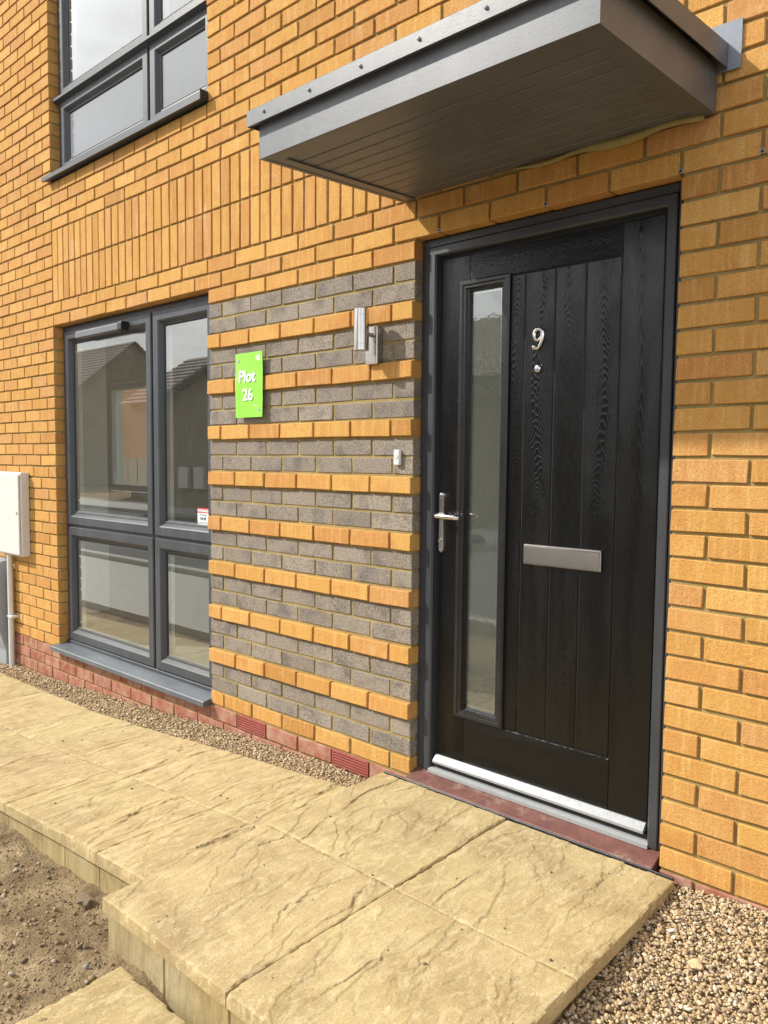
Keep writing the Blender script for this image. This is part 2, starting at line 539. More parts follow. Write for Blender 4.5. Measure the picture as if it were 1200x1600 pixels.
# ------------------------------------------------------------------ mesh helpers
class MB:
    def __init__(self):
        self.v, self.f, self.sm = [], [], False

    def add(self, verts, faces):
        o = len(self.v)
        self.v += [tuple(map(float, p)) for p in verts]
        self.f += [tuple(i + o for i in fc) for fc in faces]
        return self

    def box(self, x0, x1, y0, y1, z0, z1, c=0.0):
        if c <= 0:
            vs_ = [(x, y, z) for x in (x0, x1) for y in (y0, y1) for z in (z0, z1)]
            return self.add(vs_, [(0, 1, 3, 2), (4, 6, 7, 5), (0, 4, 5, 1), (2, 3, 7, 6), (0, 2, 6, 4), (1, 5, 7, 3)])
        vs_, fs = cbox(x0, x1, y0, y1, z0, z1, c)
        return self.add(vs_, fs)

    def ring(self, x0, x1, z0, z1, prof):
        """mitred rectangular frame in the wall plane; prof = [(inset, y), ...]"""
        loops = []
        for (w, y) in prof:
            loops.append([(x0 + w, y, z0 + w), (x1 - w, y, z0 + w), (x1 - w, y, z1 - w), (x0 + w, y, z1 - w)])
        vs_ = [p for lp in loops for p in lp]
        fs = []
        for i in range(len(loops) - 1):
            for k in range(4):
                a, b = i * 4 + k, i * 4 + (k + 1) % 4
                fs.append((a, b, b + 4, a + 4))
        return self.add(vs_, fs)

    def prism(self, poly, x0, x1):
        """poly in (y, z), drawn out along x"""
        n = len(poly)
        vs_ = [(x0, y, z) for y, z in poly] + [(x1, y, z) for y, z in poly]
        fs = [tuple(range(n)), tuple(range(2 * n - 1, n - 1, -1))]
        fs += [(i, i + n, (i + 1) % n + n, (i + 1) % n) for i in range(n)]
        return self.add(vs_, fs)

    def tube(self, pts, radii, seg=12, cap=True):
        pts = [Vector(p) for p in pts]
        if isinstance(radii, (int, float)):
            radii = [radii] * len(pts)
        vs_, fs = [], []
        for i, p in enumerate(pts):
            d = (pts[min(i + 1, len(pts) - 1)] - pts[max(i - 1, 0)]).normalized()
            q = d.to_track_quat('Z', 'Y')
            for k in range(seg):
                a = 2 * math.pi * k / seg
                vs_.append(p + q @ Vector((math.cos(a) * radii[i], math.sin(a) * radii[i], 0)))
        for i in range(len(pts) - 1):
            for k in range(seg):
                a, b = i * seg + k, i * seg + (k + 1) % seg
                fs.append((a, b, b + seg, a + seg))
        if cap:
            fs.append(tuple(range(seg - 1, -1, -1)))
            fs.append(tuple(range((len(pts) - 1) * seg, len(pts) * seg)))
        return self.add(vs_, fs)

    def lathe(self, c, axis, prof, seg=24):
        """prof = [(distance along axis, radius)]"""
        c = Vector(c)
        q = Vector(axis).to_track_quat('Z', 'Y')
        vs_, fs = [], []
        for (h, r) in prof:
            for k in range(seg):
                a = 2 * math.pi * k / seg
                vs_.append(c + q @ Vector((math.cos(a) * r, math.sin(a) * r, h)))
        for i in range(len(prof) - 1):
            for k in range(seg):
                a, b = i * seg + k, i * seg + (k + 1) % seg
                fs.append((a, b, b + seg, a + seg))
        fs.append(tuple(range(seg - 1, -1, -1)))
        fs.append(tuple(range((len(prof) - 1) * seg, len(prof) * seg)))
        return self.add(vs_, fs)

    def mesh(self, name, off=(0, 0, 0)):
        me = bpy.data.meshes.new(name)
        v = [(p[0] - off[0], p[1] - off[1], p[2] - off[2]) for p in self.v]
        me.from_pydata(v, [], self.f)
        me.validate()
        me.update()
        return me


def cbox(x0, x1, y0, y1, z0, z1, c, jit=0.0, rnd=None):
    """box with chamfered edges: 24 vertices, 44 triangles"""
    vs_, idx = [], {}
    for ix, x in enumerate((x0, x1)):
        for iy, y in enumerate((y0, y1)):
            for iz, z in enumerate((z0, z1)):
                sx, sy, sz = (1, -1)[ix], (1, -1)[iy], (1, -1)[iz]
                j = [0, 0, 0] if not jit else [rnd.uniform(-jit, jit), rnd.uniform(-jit, jit) * 0.5, rnd.uniform(-jit, jit)]
                cc = c if not jit else c * rnd.uniform(0.6, 1.5)
                base = (x + j[0], y + j[1], z + j[2])
                for a in range(3):
                    p = list(base)
                    for b, s in enumerate((sx, sy, sz)):
                        if b != a:
                            p[b] += s * cc
                    idx[(ix, iy, iz, a)] = len(vs_)
                    vs_.append(tuple(p))
    I = idx
    fs = []
    for s in (0, 1):
        fx = [I[(s, 0, 0, 0)], I[(s, 0, 1, 0)], I[(s, 1, 1, 0)], I[(s, 1, 0, 0)]]
        fy = [I[(0, s, 0, 1)], I[(1, s, 0, 1)], I[(1, s, 1, 1)], I[(0, s, 1, 1)]]
        fz = [I[(0, 0, s, 2)], I[(0, 1, s, 2)], I[(1, 1, s, 2)], I[(1, 0, s, 2)]]
        for f in (fx, fy, fz):
            fs.append(tuple(f if s == 0 else f[::-1]))
    for s in (0, 1):
        for r in (0, 1):
            flip = (s + r) % 2
            e1 = [I[(s, r, 0, 0)], I[(s, r, 0, 1)], I[(s, r, 1, 1)], I[(s, r, 1, 0)]]
            e2 = [I[(s, 0, r, 0)], I[(s, 1, r, 0)], I[(s, 1, r, 2)], I[(s, 0, r, 2)]]
            e3 = [I[(0, s, r, 1)], I[(0, s, r, 2)], I[(1, s, r, 2)], I[(1, s, r, 1)]]
            for e in (e1, e2, e3):
                fs.append(tuple(e if flip == 0 else e[::-1]))
    for ix in (0, 1):
        for iy in (0, 1):
            for iz in (0, 1):
                tri = (I[(ix, iy, iz, 0)], I[(ix, iy, iz, 1)], I[(ix, iy, iz, 2)])
                fs.append(tri if (ix + iy + iz) % 2 else tri[::-1])
    return vs_, fs


WORLD = {}


def put(name, mb, mat, parent=None, smooth=False, angle=None, origin=None):
    """link a mesh built in world coordinates as ONE object, origin at its centre (or base)"""
    a = np.array(mb.v)
    c = (a.min(0) + a.max(0)) / 2 if origin is None else np.array(origin)
    me = mb.mesh(name, c)
    me.materials.append(mat)
    if smooth:
        for p in me.polygons:
            p.use_smooth = True
        if angle:
            me.set_sharp_from_angle(angle=math.radians(angle))
    o = bpy.data.objects.new(name, me)
    col.objects.link(o)
    po = WORLD[parent.name] if parent is not None else np.zeros(3)
    o.parent = parent
    o.location = tuple(c - po)
    WORLD[o.name] = np.array(c, float)
    return o


def place(name, me, loc, parent=None, rot=None):
    o = bpy.data.objects.new(name, me)
    col.objects.link(o)
    po = WORLD[parent.name] if parent is not None else np.zeros(3)
    o.parent = parent
    o.location = tuple(np.array(loc, float) - po)
    if rot:
        o.rotation_euler = rot
    WORLD[o.name] = np.array(loc, float)
    return o


def empty(name, loc, label, cat, group=None):
    o = bpy.data.objects.new(name, None)
    o.empty_display_size = 0.1
    col.objects.link(o)
    o.location = loc
    WORLD[o.name] = np.array(loc, float)
    tag(o, label, cat, group)
    return o


def tag(o, label=None, cat=None, group=None, kind=None):
    if label:
        o['label'] = label
    if cat:
        o['category'] = cat
    if group:
        o['group'] = group
    if kind:
        o['kind'] = kind
    return o


def pix(p):
    d = np.array(p) - CAM
    z = d @ FWD
    if z < 0.05:
        return None
    return 600 + 1213.7 * (d @ RIGHT) / z, 800 - 1213.7 * (d @ UP) / z, z


# =================================================================== GROUND
def lerp(x, pts):
    return float(np.interp(x, [p[0] for p in pts], [p[1] for p in pts]))


RAMP = [(-4, -0.29), (-1.5, -0.245), (0, -0.213), (0.9, -0.192), (1.5, -0.148), (2.3, -0.078), (2.925, -0.034)]


def vnoise(x, y, seed=0):
    """cheap value noise on arrays"""
    xi, yi = np.floor(x).astype(np.int64), np.floor(y).astype(np.int64)
    fx, fy = x - xi, y - yi
    fx, fy = fx * fx * (3 - 2 * fx), fy * fy * (3 - 2 * fy)

    def h(a, b):
        n = (a * 374761393 + b * 668265263 + seed * 974711) & 0xFFFFFFFF
        n = ((n ^ (n >> 13)) * 1274126177) & 0xFFFFFFFF
        return ((n ^ (n >> 16)) & 0xFFFF) / 65535.0
    return (h(xi, yi) * (1 - fx) + h(xi + 1, yi) * fx) * (1 - fy) + (h(xi, yi + 1) * (1 - fx) + h(xi + 1, yi + 1) * fx) * fy


def fbm(x, y, seed=0, octv=4):
    s, a, t = 0, 0.5, 0
    for k in range(octv):
        s = s + a * vnoise(x * 2 ** k, y * 2 ** k, seed + k)
        t += a
        a *= 0.5
    return s / t


def grid_mesh(xs, ys, zfun):
    X, Y = np.meshgrid(xs, ys)
    Z = zfun(X, Y)
    nx, ny = len(xs), len(ys)
    v = np.c_[X.ravel(), Y.ravel(), Z.ravel()]
    i = np.arange(nx * ny).reshape(ny, nx)
    f = np.stack([i[:-1, :-1], i[:-1, 1:], i[1:, 1:], i[1:, :-1]], -1).reshape(-1, 4)
    mb = MB()
    mb.v = [tuple(p) for p in v]
    mb.f = [tuple(int(q) for q in r) for r in f]
    return mb


def soil_z(X, Y):
    near = np.clip((X - 0.6) / 0.6, 0, 1) * np.clip((3.6 - X) / 0.4, 0, 1) * np.clip((Y + 3.2) / 0.5, 0, 1) * np.clip((-0.9 - Y) / 0.1, 0, 1)
    base = np.interp(X, [0.5, 1.8, 2.4, 2.8, 3.1], [-0.26, -0.205, -0.198, -0.178, -0.172])
    base = base - 0.05 * np.clip((-1.5 - Y) / 1.5, 0, 1)
    lump = (fbm(X * 5, Y * 5, 3, 5) - 0.5) * 0.055 + (fbm(X * 30, Y * 30, 9, 3) - 0.5) * 0.020 + (fbm(X * 80, Y * 80, 19, 2) - 0.5) * 0.010
    far = -0.36 + 0 * X
    return far * (1 - near) + (base + lump) * near


xs = np.unique(np.r_[-900, -400, -150, -60, -25, -10, -4, np.arange(0.4, 1.6, 0.03), np.arange(1.6, 3.3, 0.0105), np.arange(3.3, 4.0, 0.05), 5, 8, 15, 40, 150, 400, 900])
ys = np.unique(np.r_[-900, -400, -150, -60, -25, -12, -6, -4, np.arange(-3.3, -2.0, 0.04), np.arange(-2.0, -1.02, 0.0105), np.arange(-1.02, -0.6, 0.1), 0.5, 3, 10, 40, 150, 400, 900])
g = put('ground', grid_mesh(xs, ys, soil_z), M['soil'], smooth=True, origin=(0, 0, 0))
tag(g, kind='structure')

# clods and little stones on the bare soil
ICO_V, ICO_F = None, None


def ico(sub):
    import bmesh
    bm = bmesh.new()
    bmesh.ops.create_icosphere(bm, subdivisions=sub, radius=1)
    v = np.array([p.co[:] for p in bm.verts])
    f = np.array([[q.index for q in fc.verts] for fc in bm.faces])
    bm.free()
    return v, f


ICO1, ICO2 = ico(1), ico(2)


def pebbles(pts, sizes, base, seed, flat=(0.75, 0.45), rough=0.16):
    """many stones in one mesh (arrays); base = (verts, faces)"""
    r = np.random.default_rng(seed)
    bv, bf = base
    n = len(pts)
    nv = len(bv)
    # a dozen stone shapes
    shapes = []
    for k in range(14):
        q = bv * (1 + r.normal(0, rough, (nv, 1)))
        for _ in range(2):
            d = r.normal(0, 1, 3)
            d /= np.linalg.norm(d)
            h = q @ d
            q = q - np.outer(np.clip(h - r.uniform(0.45, 0.8), 0, None), d)
        q = q * np.array([1, r.uniform(*sorted((0.6, 0.95))), r.uniform(*sorted(flat))])
        shapes.append(q)
    V = np.empty((n, nv, 3))
    for i in range(n):
        s = shapes[r.integers(14)]
        a, b, c = r.uniform(0, 6.28), r.normal(0, 0.45), r.normal(0, 0.45)
        ca, sa, cb, sb, cc, sc_ = math.cos(a), math.sin(a), math.cos(b), math.sin(b), math.cos(c), math.sin(c)
        R = np.array([[ca, -sa, 0], [sa, ca, 0], [0, 0, 1]]) @ np.array([[1, 0, 0], [0, cb, -sb], [0, sb, cb]]) @ np.array([[cc, 0, sc_], [0, 1, 0], [-sc_, 0, cc]])
        V[i] = s @ R.T * sizes[i] + pts[i]
    F = (bf[None] + (np.arange(n) * nv)[:, None, None]).reshape(-1, 3)
    return V.reshape(-1, 3), F


def np_mesh(name, V, F, mat, parent=None, smooth=True):
    me = bpy.data.meshes.new(name)
    me.vertices.add(len(V))
    me.vertices.foreach_set('co', V.astype(np.float32).ravel())
    me.loops.add(F.size)
    me.loops.foreach_set('vertex_index', F.astype(np.int32).ravel())
    me.polygons.add(len(F))
    me.polygons.foreach_set('loop_start', np.arange(0, F.size, F.shape[1], dtype=np.int32))
    me.polygons.foreach_set('use_smooth', np.full(len(F), smooth))
    me.update(calc_edges=True)
    me.validate()
    me.materials.append(mat)
    o = bpy.data.objects.new(name, me)
    col.objects.link(o)
    o.parent = parent
    if parent is not None:
        o.location = tuple(-WORLD[parent.name])
    WORLD[o.name] = np.zeros(3)
    return o


n = 15000
px_ = rng.uniform(1.0, 3.06, n)
py_ = rng.uniform(-2.3, -1.115, n)
ok = ~((px_ > 2.90) & (py_ > -1.27))
px_, py_ = px_[ok], py_[ok]
sz = 0.0015 + 0.0034 * rng.random(len(px_)) ** 1.5 + 0.011 * rng.random(len(px_)) ** 22
pz_ = soil_z(px_, py_) + sz * 0.25
V, F = pebbles(np.c_[px_, py_, pz_], sz, ICO1, 5)
o = np_mesh('soil_clods', V, F, mat_gravel('soil_clods', 0.60))
tag(o, 'small stones and clods strewn on bare brown soil', 'stones', kind='stuff')

# ------------------------------------------------------------------- landing, ramp path and lower path
paving = bpy.data.objects.new('paving', None)
col.objects.link(paving)
tag(paving, kind='structure')
WORLD['paving'] = np.zeros(3)


def riven(X, Y, seed, amp=1.0, nledge=7, slant=0.35):
    r = np.random.default_rng(seed)
    H = (fbm(X * 3.0 + seed, Y * 2.0, seed, 3) - 0.5) * 0.004 + (fbm(X * 22, Y * 11, seed + 5, 4) - 0.5) * 0.0022
    x0, x1, y0, y1 = X.min(), X.max(), Y.min(), Y.max()
    for k in range(nledge):
        big = k < nledge * 0.5
        th = r.normal(slant, 0.16 if big else 0.4)
        cx, cy = x0 + (x1 - x0) * ((k * 0.618 + r.uniform(0, 0.3)) % 1.0), r.uniform(y0, y1)
        s = (X - cx) * math.sin(th) + (Y - cy) * math.cos(th)           # along the ledge
        d = (X - cx) * math.cos(th) - (Y - cy) * math.sin(th)           # across it
        d = d + (fbm(s * 5.0 + 31 * k + 100, s * 0 + k, seed + k, 5) - 0.5) * 0.16 * (0.4 + r.random())
        d = d + (fbm(X * 55, Y * 55, seed + 3 * k, 2) - 0.5) * 0.005
        L = r.uniform(0.12, 0.32) if big else r.uniform(0.03, 0.10)
        fade = np.clip(1.3 - np.abs(s) / L, 0, 1) * np.clip(0.35 + 1.3 * vnoise(s * 9 + 7 * k, s * 0 + 0.5, seed + k), 0, 1)
        h = (r.uniform(0.0018, 0.0048) if big else r.uniform(0.0010, 0.0030)) * amp
        if r.random() < 0.8:                                             # high on the left, drops to the right
            H = H + fade * h * np.where(d < 0, np.exp(d / r.uniform(0.04, 0.12)), 0)
        else:
            H = H + fade * h * 0.7 * np.where(d > 0, np.exp(-d / r.uniform(0.04, 0.12)), 0)
    return H


def slab(x0, x1, y0, y1, ztop, seed, step, th=0.040, slant=0.35, nledge=8, amp=1.0, skew=(0, 0, 0, 0)):
    """riven paving slab: real relief on top, plain arrised sides"""
    nx, ny = max(4, int((x1 - x0) / step)), max(4, int((y1 - y0) / step))
    xs, ys = np.linspace(x0, x1, nx), np.linspace(y0, y1, ny)
    X, Y = np.meshgrid(xs, ys)
    H = riven(X, Y, seed, amp, nledge, slant)
    e = np.minimum(np.minimum(X - x0, x1 - X), np.minimum(Y - y0, y1 - Y))
    edge = np.clip(1 - e / 0.006, 0, 1)
    chip = np.clip(fbm(X * 38, Y * 38, seed + 77, 3) - 0.52, 0, 1) * 0.05
    H = H * (1 - 0.5 * edge) - 0.0014 * edge ** 2 - chip * edge
    rs = np.random.default_rng(seed + 500)
    Z = ztop(X, Y) + H + rs.uniform(-0.0015, 0.0015) + (X - X.mean()) * rs.uniform(-0.003, 0.003)
    Xw = X + (fbm(Y * 9, X * 0 + seed, seed + 1, 3) - 0.5) * 0.0022 * (edge > 0)
    Yw = Y + (fbm(X * 9, Y * 0 + seed, seed + 2, 3) - 0.5) * 0.0022 * (edge > 0)
    v = np.c_[Xw.ravel(), Yw.ravel(), Z.ravel()]
    i = np.arange(nx * ny).reshape(ny, nx)
    F = list(map(tuple, np.stack([i[:-1, :-1], i[:-1, 1:], i[1:, 1:], i[1:, :-1]], -1).reshape(-1, 4).tolist()))
    rim = list(i[0, :]) + list(i[1:, -1]) + list(i[-1, -2::-1]) + list(i[-2:0:-1, 0])
    nb = len(v)
    low = v[rim].copy()
    low[:, 2] = ztop(low[:, 0], low[:, 1]) - th
    m_ = len(rim)
    for k in range(m_):
        F.append((int(rim[k]), int(nb + k), int(nb + (k + 1) % m_), int(rim[(k + 1) % m_])))
    F.append(tuple(int(nb + k) for k in range(m_ - 1, -1, -1)))
    mb = MB()
    mb.v = [tuple(p) for p in np.r_[v, low].tolist()]
    mb.f = F
    return mb


def z_land(X, Y):
    return -0.008 + 0.010 * np.clip(Y, -1.4, 0) + 0 * X


def z_ramp(X, Y):
    return np.interp(X, [p[0] for p in RAMP], [p[1] for p in RAMP]) + 0.0 * Y


k = 0
for (x0, x1) in ((2.925, 3.5185), (3.5220, 4.122)):
    for (y0, y1) in ((-0.6335, -0.034), (-1.242, -0.6368)):
        put('paving_slab', slab(x0, x1, y0, y1, z_land, 21 + k, 0.0031, slant=-0.25 + 0.3 * random.random(), nledge=34, amp=0.9), M['slab'], paving, smooth=True, angle=50)
        k += 1
front = [2.921, 2.612, 2.361, 1.875, 1.275, 0.675, 0.075, -0.525, -1.125, -1.725, -2.325]
back = [2.921, 2.612, 2.012, 1.412, 0.812, 0.212, -0.388, -0.988, -1.588, -2.188]
for row, (y0, y1) in ((back, (-0.6445, -0.190)), (front, (-1.100, -0.6470))):
    for a, b in zip(row[:-1], row[1:]):
        put('paving_slab', slab(b + 0.0018, a - 0.0008, y0, y1, z_ramp, 40 + k, 0.0042 if a > 1 else 0.010, slant=-0.02, nledge=24, amp=1.0), M['slab'], paving, smooth=True, angle=50)
        k += 1
# lower path running away from the landing
for j, (y0, y1) in enumerate(((-1.862, -1.262), (-2.466, -1.866), (-3.07, -2.47))):
    for (x0, x1) in ((3.062, 3.60), (3.604, 4.20)):
        put('paving_slab', slab(x0, x1, y0, y1, lambda X, Y: -0.158 + 0.02 * (Y + 1.26), 70 + k, 0.008, slant=0.3, nledge=10), M['slab'], paving, smooth=True, angle=50)
        k += 1
# upright slabs that face the steps
for a, b in zip((2.935, 3.236, 3.522, 3.826), (3.233, 3.519, 3.823, 4.108)):
    mb = MB().box(a, b, -1.232, -1.195, -0.36, -0.066, 0.004)
    put('riser_slab', mb, M['riser'], paving)
for a, b in zip(front[:-1], front[1:]):
    kn = [b + 0.003] + [p[0] for p in RAMP if b + 0.01 < p[0] < a - 0.01] + [a - 0.002]
    mb = MB()
    top = [(x, lerp(x, RAMP) - 0.0415) for x in kn]
    nn = len(top)
    vv_ = [(x, y, z) for y in (-1.088, -1.050) for x, z in top] + [(x, y, -0.42) for y in (-1.088, -1.050) for x, z in top]
    ff_ = []
    for q in range(nn - 1):
        ff_ += [(q, q + 1, nn + q + 1, nn + q), (2 * nn + q, 2 * nn + q + 1, q + 1, q), (nn + q, nn + q + 1, 3 * nn + q + 1, 3 * nn + q)]
    ff_ += [(0, nn, 3 * nn, 2 * nn), (nn - 1, 3 * nn - 1, 4 * nn - 1, 2 * nn - 1)]
    put('riser_slab', mb.add(vv_, ff_), M['riser'], paving)
for a, b in ((-0.632, -0.04), (-1.19, -0.637)):
    put('riser_slab', MB().box(4.062, 4.104, a, b, -0.36, -0.060, 0.004), M['riser'], paving)
# bedding mortar under the slabs, so that the joints have a bottom
bed = MB()
bed.box(2.955, 4.06, -1.19, -0.05, -0.36, -0.060)
for a, b in zip(front[:-1], front[1:]):
    bed.box(b, a, -1.045, -0.205, -0.45, min(lerp(a, RAMP), lerp(b, RAMP)) - 0.036)
put('bedding', bed, M['mortar'], paving)
put('membrane', MB().box(2.93, 4.118, -0.0315, -0.0235, -0.30, -0.003, 0.002), M['dpm'], paving)

# ------------------------------------------------------------------- gravel
def gz_right(X, Y):
    d = np.clip(-Y, 0, 3)
    return np.interp(d, [0, 0.25, 0.62, 1.0, 3.0], [-0.034, -0.052, -0.088, -0.104, -0.16]) + 0.016 * np.clip((X - 4.12) / 0.25, -0.5, 1.2) * np.clip(1 - d / 0.4, 0, 1) + (fbm(X * 7, Y * 7, 4, 3) - 0.5) * 0.014


GSTRIP = [(-4, -0.29), (-0.98, -0.252), (-0.18, -0.232), (0.80, -0.176), (1.345, -0.140), (1.7, -0.112), (2.16, -0.098), (2.52, -0.084), (2.93, -0.076)]


def gz_left(X, Y):
    w = np.clip(-Y / 0.19, 0, 1)
    zw = np.interp(X, [p[0] for p in GSTRIP], [p[1] for p in GSTRIP])
    zp = np.interp(X, [p[0] for p in RAMP], [p[1] for p in RAMP]) - 0.020
    return zw * (1 - w) + zp * w + (fbm(X * 8, Y * 8, 6, 3) - 0.5) * 0.012


gbase = NT('gravel_bed', 0.9, spec=0.2)
gv = gbase.voro(95)
gbase.color(gbase.mix(0.6, (0.38, 0.28, 0.16), gbase.ramp(gv.outputs['Color'], [(0.0, (0.22, 0.16, 0.09)), (1.0, (0.50, 0.38, 0.23))])))
gbase.bump(gv.outputs['Distance'], 1.0, 0.012)
mb = grid_mesh(np.arange(4.106, 7.2, 0.05), np.arange(-3.6, 0.02, 0.05), lambda X, Y: gz_right(X, Y) - 0.010)
gb = put('gravel_bed', mb, gbase.m, smooth=True, origin=(4.1, 0, -0.1))
tag(gb, kind='structure')
mb = grid_mesh(np.arange(-3.2, 2.95, 0.05), np.linspace(-0.189, 0.02, 8), lambda X, Y: gz_left(X, Y) - 0.008)
gb2 = put('gravel_bed', mb, gbase.m, smooth=True, origin=(0, 0, -0.2))
tag(gb2, kind='structure')


def scatter(x0, x1, y0, y1, dens, zf, smin, smax, base, seed, p=2.0):
    r = np.random.default_rng(seed)
    n = int((x1 - x0) * (y1 - y0) * dens)
    x, y = r.uniform(x0, x1, n), r.uniform(y0, y1, n)
    s = smin + (smax - smin) * r.random(n) ** p
    z = zf(x, y) + r.uniform(-0.004, 0.006, n) * (s / 0.007)
    return pebbles(np.c_[x, y, z], s, base, seed)


V1, F1 = scatter(4.112, 4.95, -1.05, -0.004, 19000, gz_right, 0.0032, 0.0082, ICO2, 31)
V2, F2 = scatter(4.95, 5.7, -1.6, -0.004, 7000, gz_right, 0.005, 0.011, ICO1, 32)
V3, F3 = scatter(4.112, 4.95, -1.6, -1.05, 7000, gz_right, 0.005, 0.011, ICO1, 33)
F2 = F2 + len(V1)
F3 = F3 + len(V1) + len(V2)
o = np_mesh('gravel', np.r_[V1, V2, V3], np.r_[F1, F2, F3], M['gravel'])
tag(o, 'buff and brown pea gravel beside the doorstep', 'gravel', kind='stuff')
V1, F1 = scatter(1.2, 2.915, -0.192, -0.004, 15000, gz_left, 0.0034, 0.0085, ICO1, 34)
V2, F2 = scatter(-3.0, 1.2, -0.192, -0.004, 10000, gz_left, 0.0045, 0.0105, ICO1, 35)
o = np_mesh('gravel', np.r_[V1, V2], np.r_[F1, F2 + len(V1)], M['gravel'])
tag(o, 'narrow strip of brown gravel between path and house wall', 'gravel', kind='stuff')

# =================================================================== THE HOUSE
XW0, XW1, XP1, XD1 = 0.0, 1.6975, 3.0375, 4.060
house = empty('house', (1.7, 2.0, -0.3), 'newly built yellow brick house with black front door and grey canopy', 'house')

# ---- wall: mortar body
H_TOP = 5.1
UW0, UW1 = 3.0, 4.65            # upper window opening
mw = MB()
rc = 0.0085                     # depth of the recessed joints
xl, xr = -3.0, 6.4
e = 0.004
zbot = -0.45
mw.box(xl, XW0 - e, rc, 0.10, zbot, H_TOP)
mw.box(XW0 - e, XW1 + e, rc, 0.10, zbot, -0.004)
mw.box(XW0 - e, XW1 + e, rc, 0.10, 2.104, UW0 - 0.004)
mw.box(XW0 - e, XW1 + e, rc, 0.10, UW1 + 0.004, H_TOP)
mw.box(XW1 + e, XP1 - e, rc + 0.001, 0.10, zbot, 2.02)
mw.box(XW1 + e, XP1 - e, rc, 0.10, 2.02, H_TOP)
mw.box(XP1 - e, XD1 + e, rc, 0.10, 2.104, H_TOP)
mw.box(XP1 - e, XD1 + e, 0.03, 0.10, zbot, -0.03)
mw.box(XD1 + e, xr, rc, 0.10, zbot, H_TOP)
wall = put('wall', mw, M['mortar'], house)

# ---- bricks
brnd = random.Random(5)
MESHES = {}


def brick_mesh(kind, w, mat, h=0.065, depth=0.100, var=6):
    key = (kind, round(w, 4), round(h, 4), brnd.randrange(var))
    if key not in MESHES:
        mb = MB()
        v, f = cbox(-w / 2, w / 2, 0, depth, -h / 2, h / 2, 0.0022, 0.0014, brnd)
        mb.add(v, f)
        me = mb.mesh(kind)
        me.materials.append(mat)
        MESHES[key] = me
    return MESHES[key]


def cut(intervals, a, b):
    out = []
    for s, t in intervals:
        if b <= s or a >= t:
            out.append((s, t))
        else:
            if a > s:
                out.append((s, a))
            if b < t:
                out.append((b, t))
    return out


yellow_list, grey_list, red_list, band_list, soldier_list, air_list = [], [], [], [], [], []
for i in range(-5, 68):
    z0 = 0.075 * i
    segs = [(xl, xr)]
    if 0 <= i <= 27:
        segs = cut(segs, XW0, XW1)
    if -5 <= i <= 27:
        segs = cut(segs, XP1, XD1)
    if 40 <= i <= 61:
        segs = cut(segs, XW0, XW1)
    if 30 <= i <= 35:
        segs = cut(segs, 0.0, 3.008)
    start = 0.010 + (0.1125 if i % 2 else 0.0)
    for s, t in segs:
        k0 = int(math.floor((s - start) / 0.225)) - 1
        for k in range(k0, k0 + 60):
            a = start + 0.225 * k
            b = a + 0.215
            a2, b2 = max(a, s), min(b, t)
            if b2 - a2 < 0.028:
                continue
            c = ((a2 + b2) / 2, z0 + 0.0325, b2 - a2)
            panel = XW1 - 0.01 <= a2 and b2 <= XP1 + 0.01 and 0 <= i <= 26
            if i < 0:
                full = abs(c[2] - 0.215) < 1e-4
                if i == -1 and full and any(abs(c[0] - xx) < 0.02 for xx in (2.030, 2.705, -0.325 + 0.0)):
                    air_list.append((c, 0.0))
                else:
                    red_list.append((c, 0.0))
            elif panel and i % 3 == 0 and i > 0:
                band_list.append((c, -0.010))
            elif panel and i == 0:
                band_list.append((c, 0.003))
            elif panel:
                grey_list.append((c, 0.005))
            else:
                yellow_list.append((c, 0.0))
for row in (2.250, 2.475):
    for k in range(40):
        x = 0.010 + 0.075 * k
        soldier_list.append((x + 0.0325, row + 0.1075))


def rank(c):
    p = pix((c[0], 0, c[1]))
    if p is None or not (-20 < p[0] < 1220 and -20 < p[1] < 1620):
        return -1
    # hidden behind the canopy
    if 3.05 < c[0] < 4.15 and 2.30 < c[1] < 2.9:
        return -1
    return c[2] * abs(CAM[1]) / p[2] ** 3


def brick_objects(name, kind, lst, mat, limit=300, label_stuff=None):
    order = sorted(range(len(lst)), key=lambda q: -rank(lst[q][0]))
    chosen = [q for q in order[:limit] if rank(lst[q][0]) > 0]
    rest = [q for q in range(len(lst)) if q not in set(chosen)]
    for q in chosen:
        (cx, cz, w), y = lst[q]
        me = brick_mesh(kind, w, mat)
        place(name, me, (cx, y + brnd.uniform(-0.0012, 0.0012), cz + brnd.uniform(-0.0008, 0.0008)), wall,
              (brnd.uniform(-0.004, 0.004), brnd.uniform(-0.0035, 0.0035), brnd.uniform(-0.004, 0.004)))
    if rest:
        mb = MB()
        for q in rest:
            (cx, cz, w), y = lst[q]
            y += brnd.uniform(-0.0012, 0.0012)
            v, f = cbox(cx - w / 2, cx + w / 2, y, y + 0.10, cz - 0.0325, cz + 0.0325, 0.0022, 0.0014, brnd)
            mb.add(v, f)
        ob = put(name + 's', mb, mat, wall)
        tag(ob, label_stuff, kind='stuff')


brick_objects('brick', 'brick', yellow_list, M['yellow'], 300, 'rest of the yellow bricks of the wall')
brick_objects('grey_brick', 'grey_brick', grey_list, M['grey'], 300)
brick_objects('band_brick', 'brick', band_list, M['yellow'], 300)
brick_objects('red_brick', 'red_brick', red_list, M['red'], 300, 'rest of the red plinth bricks')
for (cx, cz) in soldier_list:
    key = ('soldier', brnd.randrange(6))
    if key not in MESHES:
        mb = MB()
        v, f = cbox(-0.0325, 0.0325, 0, 0.10, -0.1075, 0.1075, 0.0022, 0.0012, brnd)
        mb.add(v, f)
        me = mb.mesh('soldier_brick')
        me.materials.append(M['yellow'])
        MESHES[key] = me
    place('soldier_brick', MESHES[key], (cx, brnd.uniform(-0.0012, 0.0012), cz), wall, (brnd.uniform(-0.003, 0.003), brnd.uniform(-0.003, 0.003), 0))
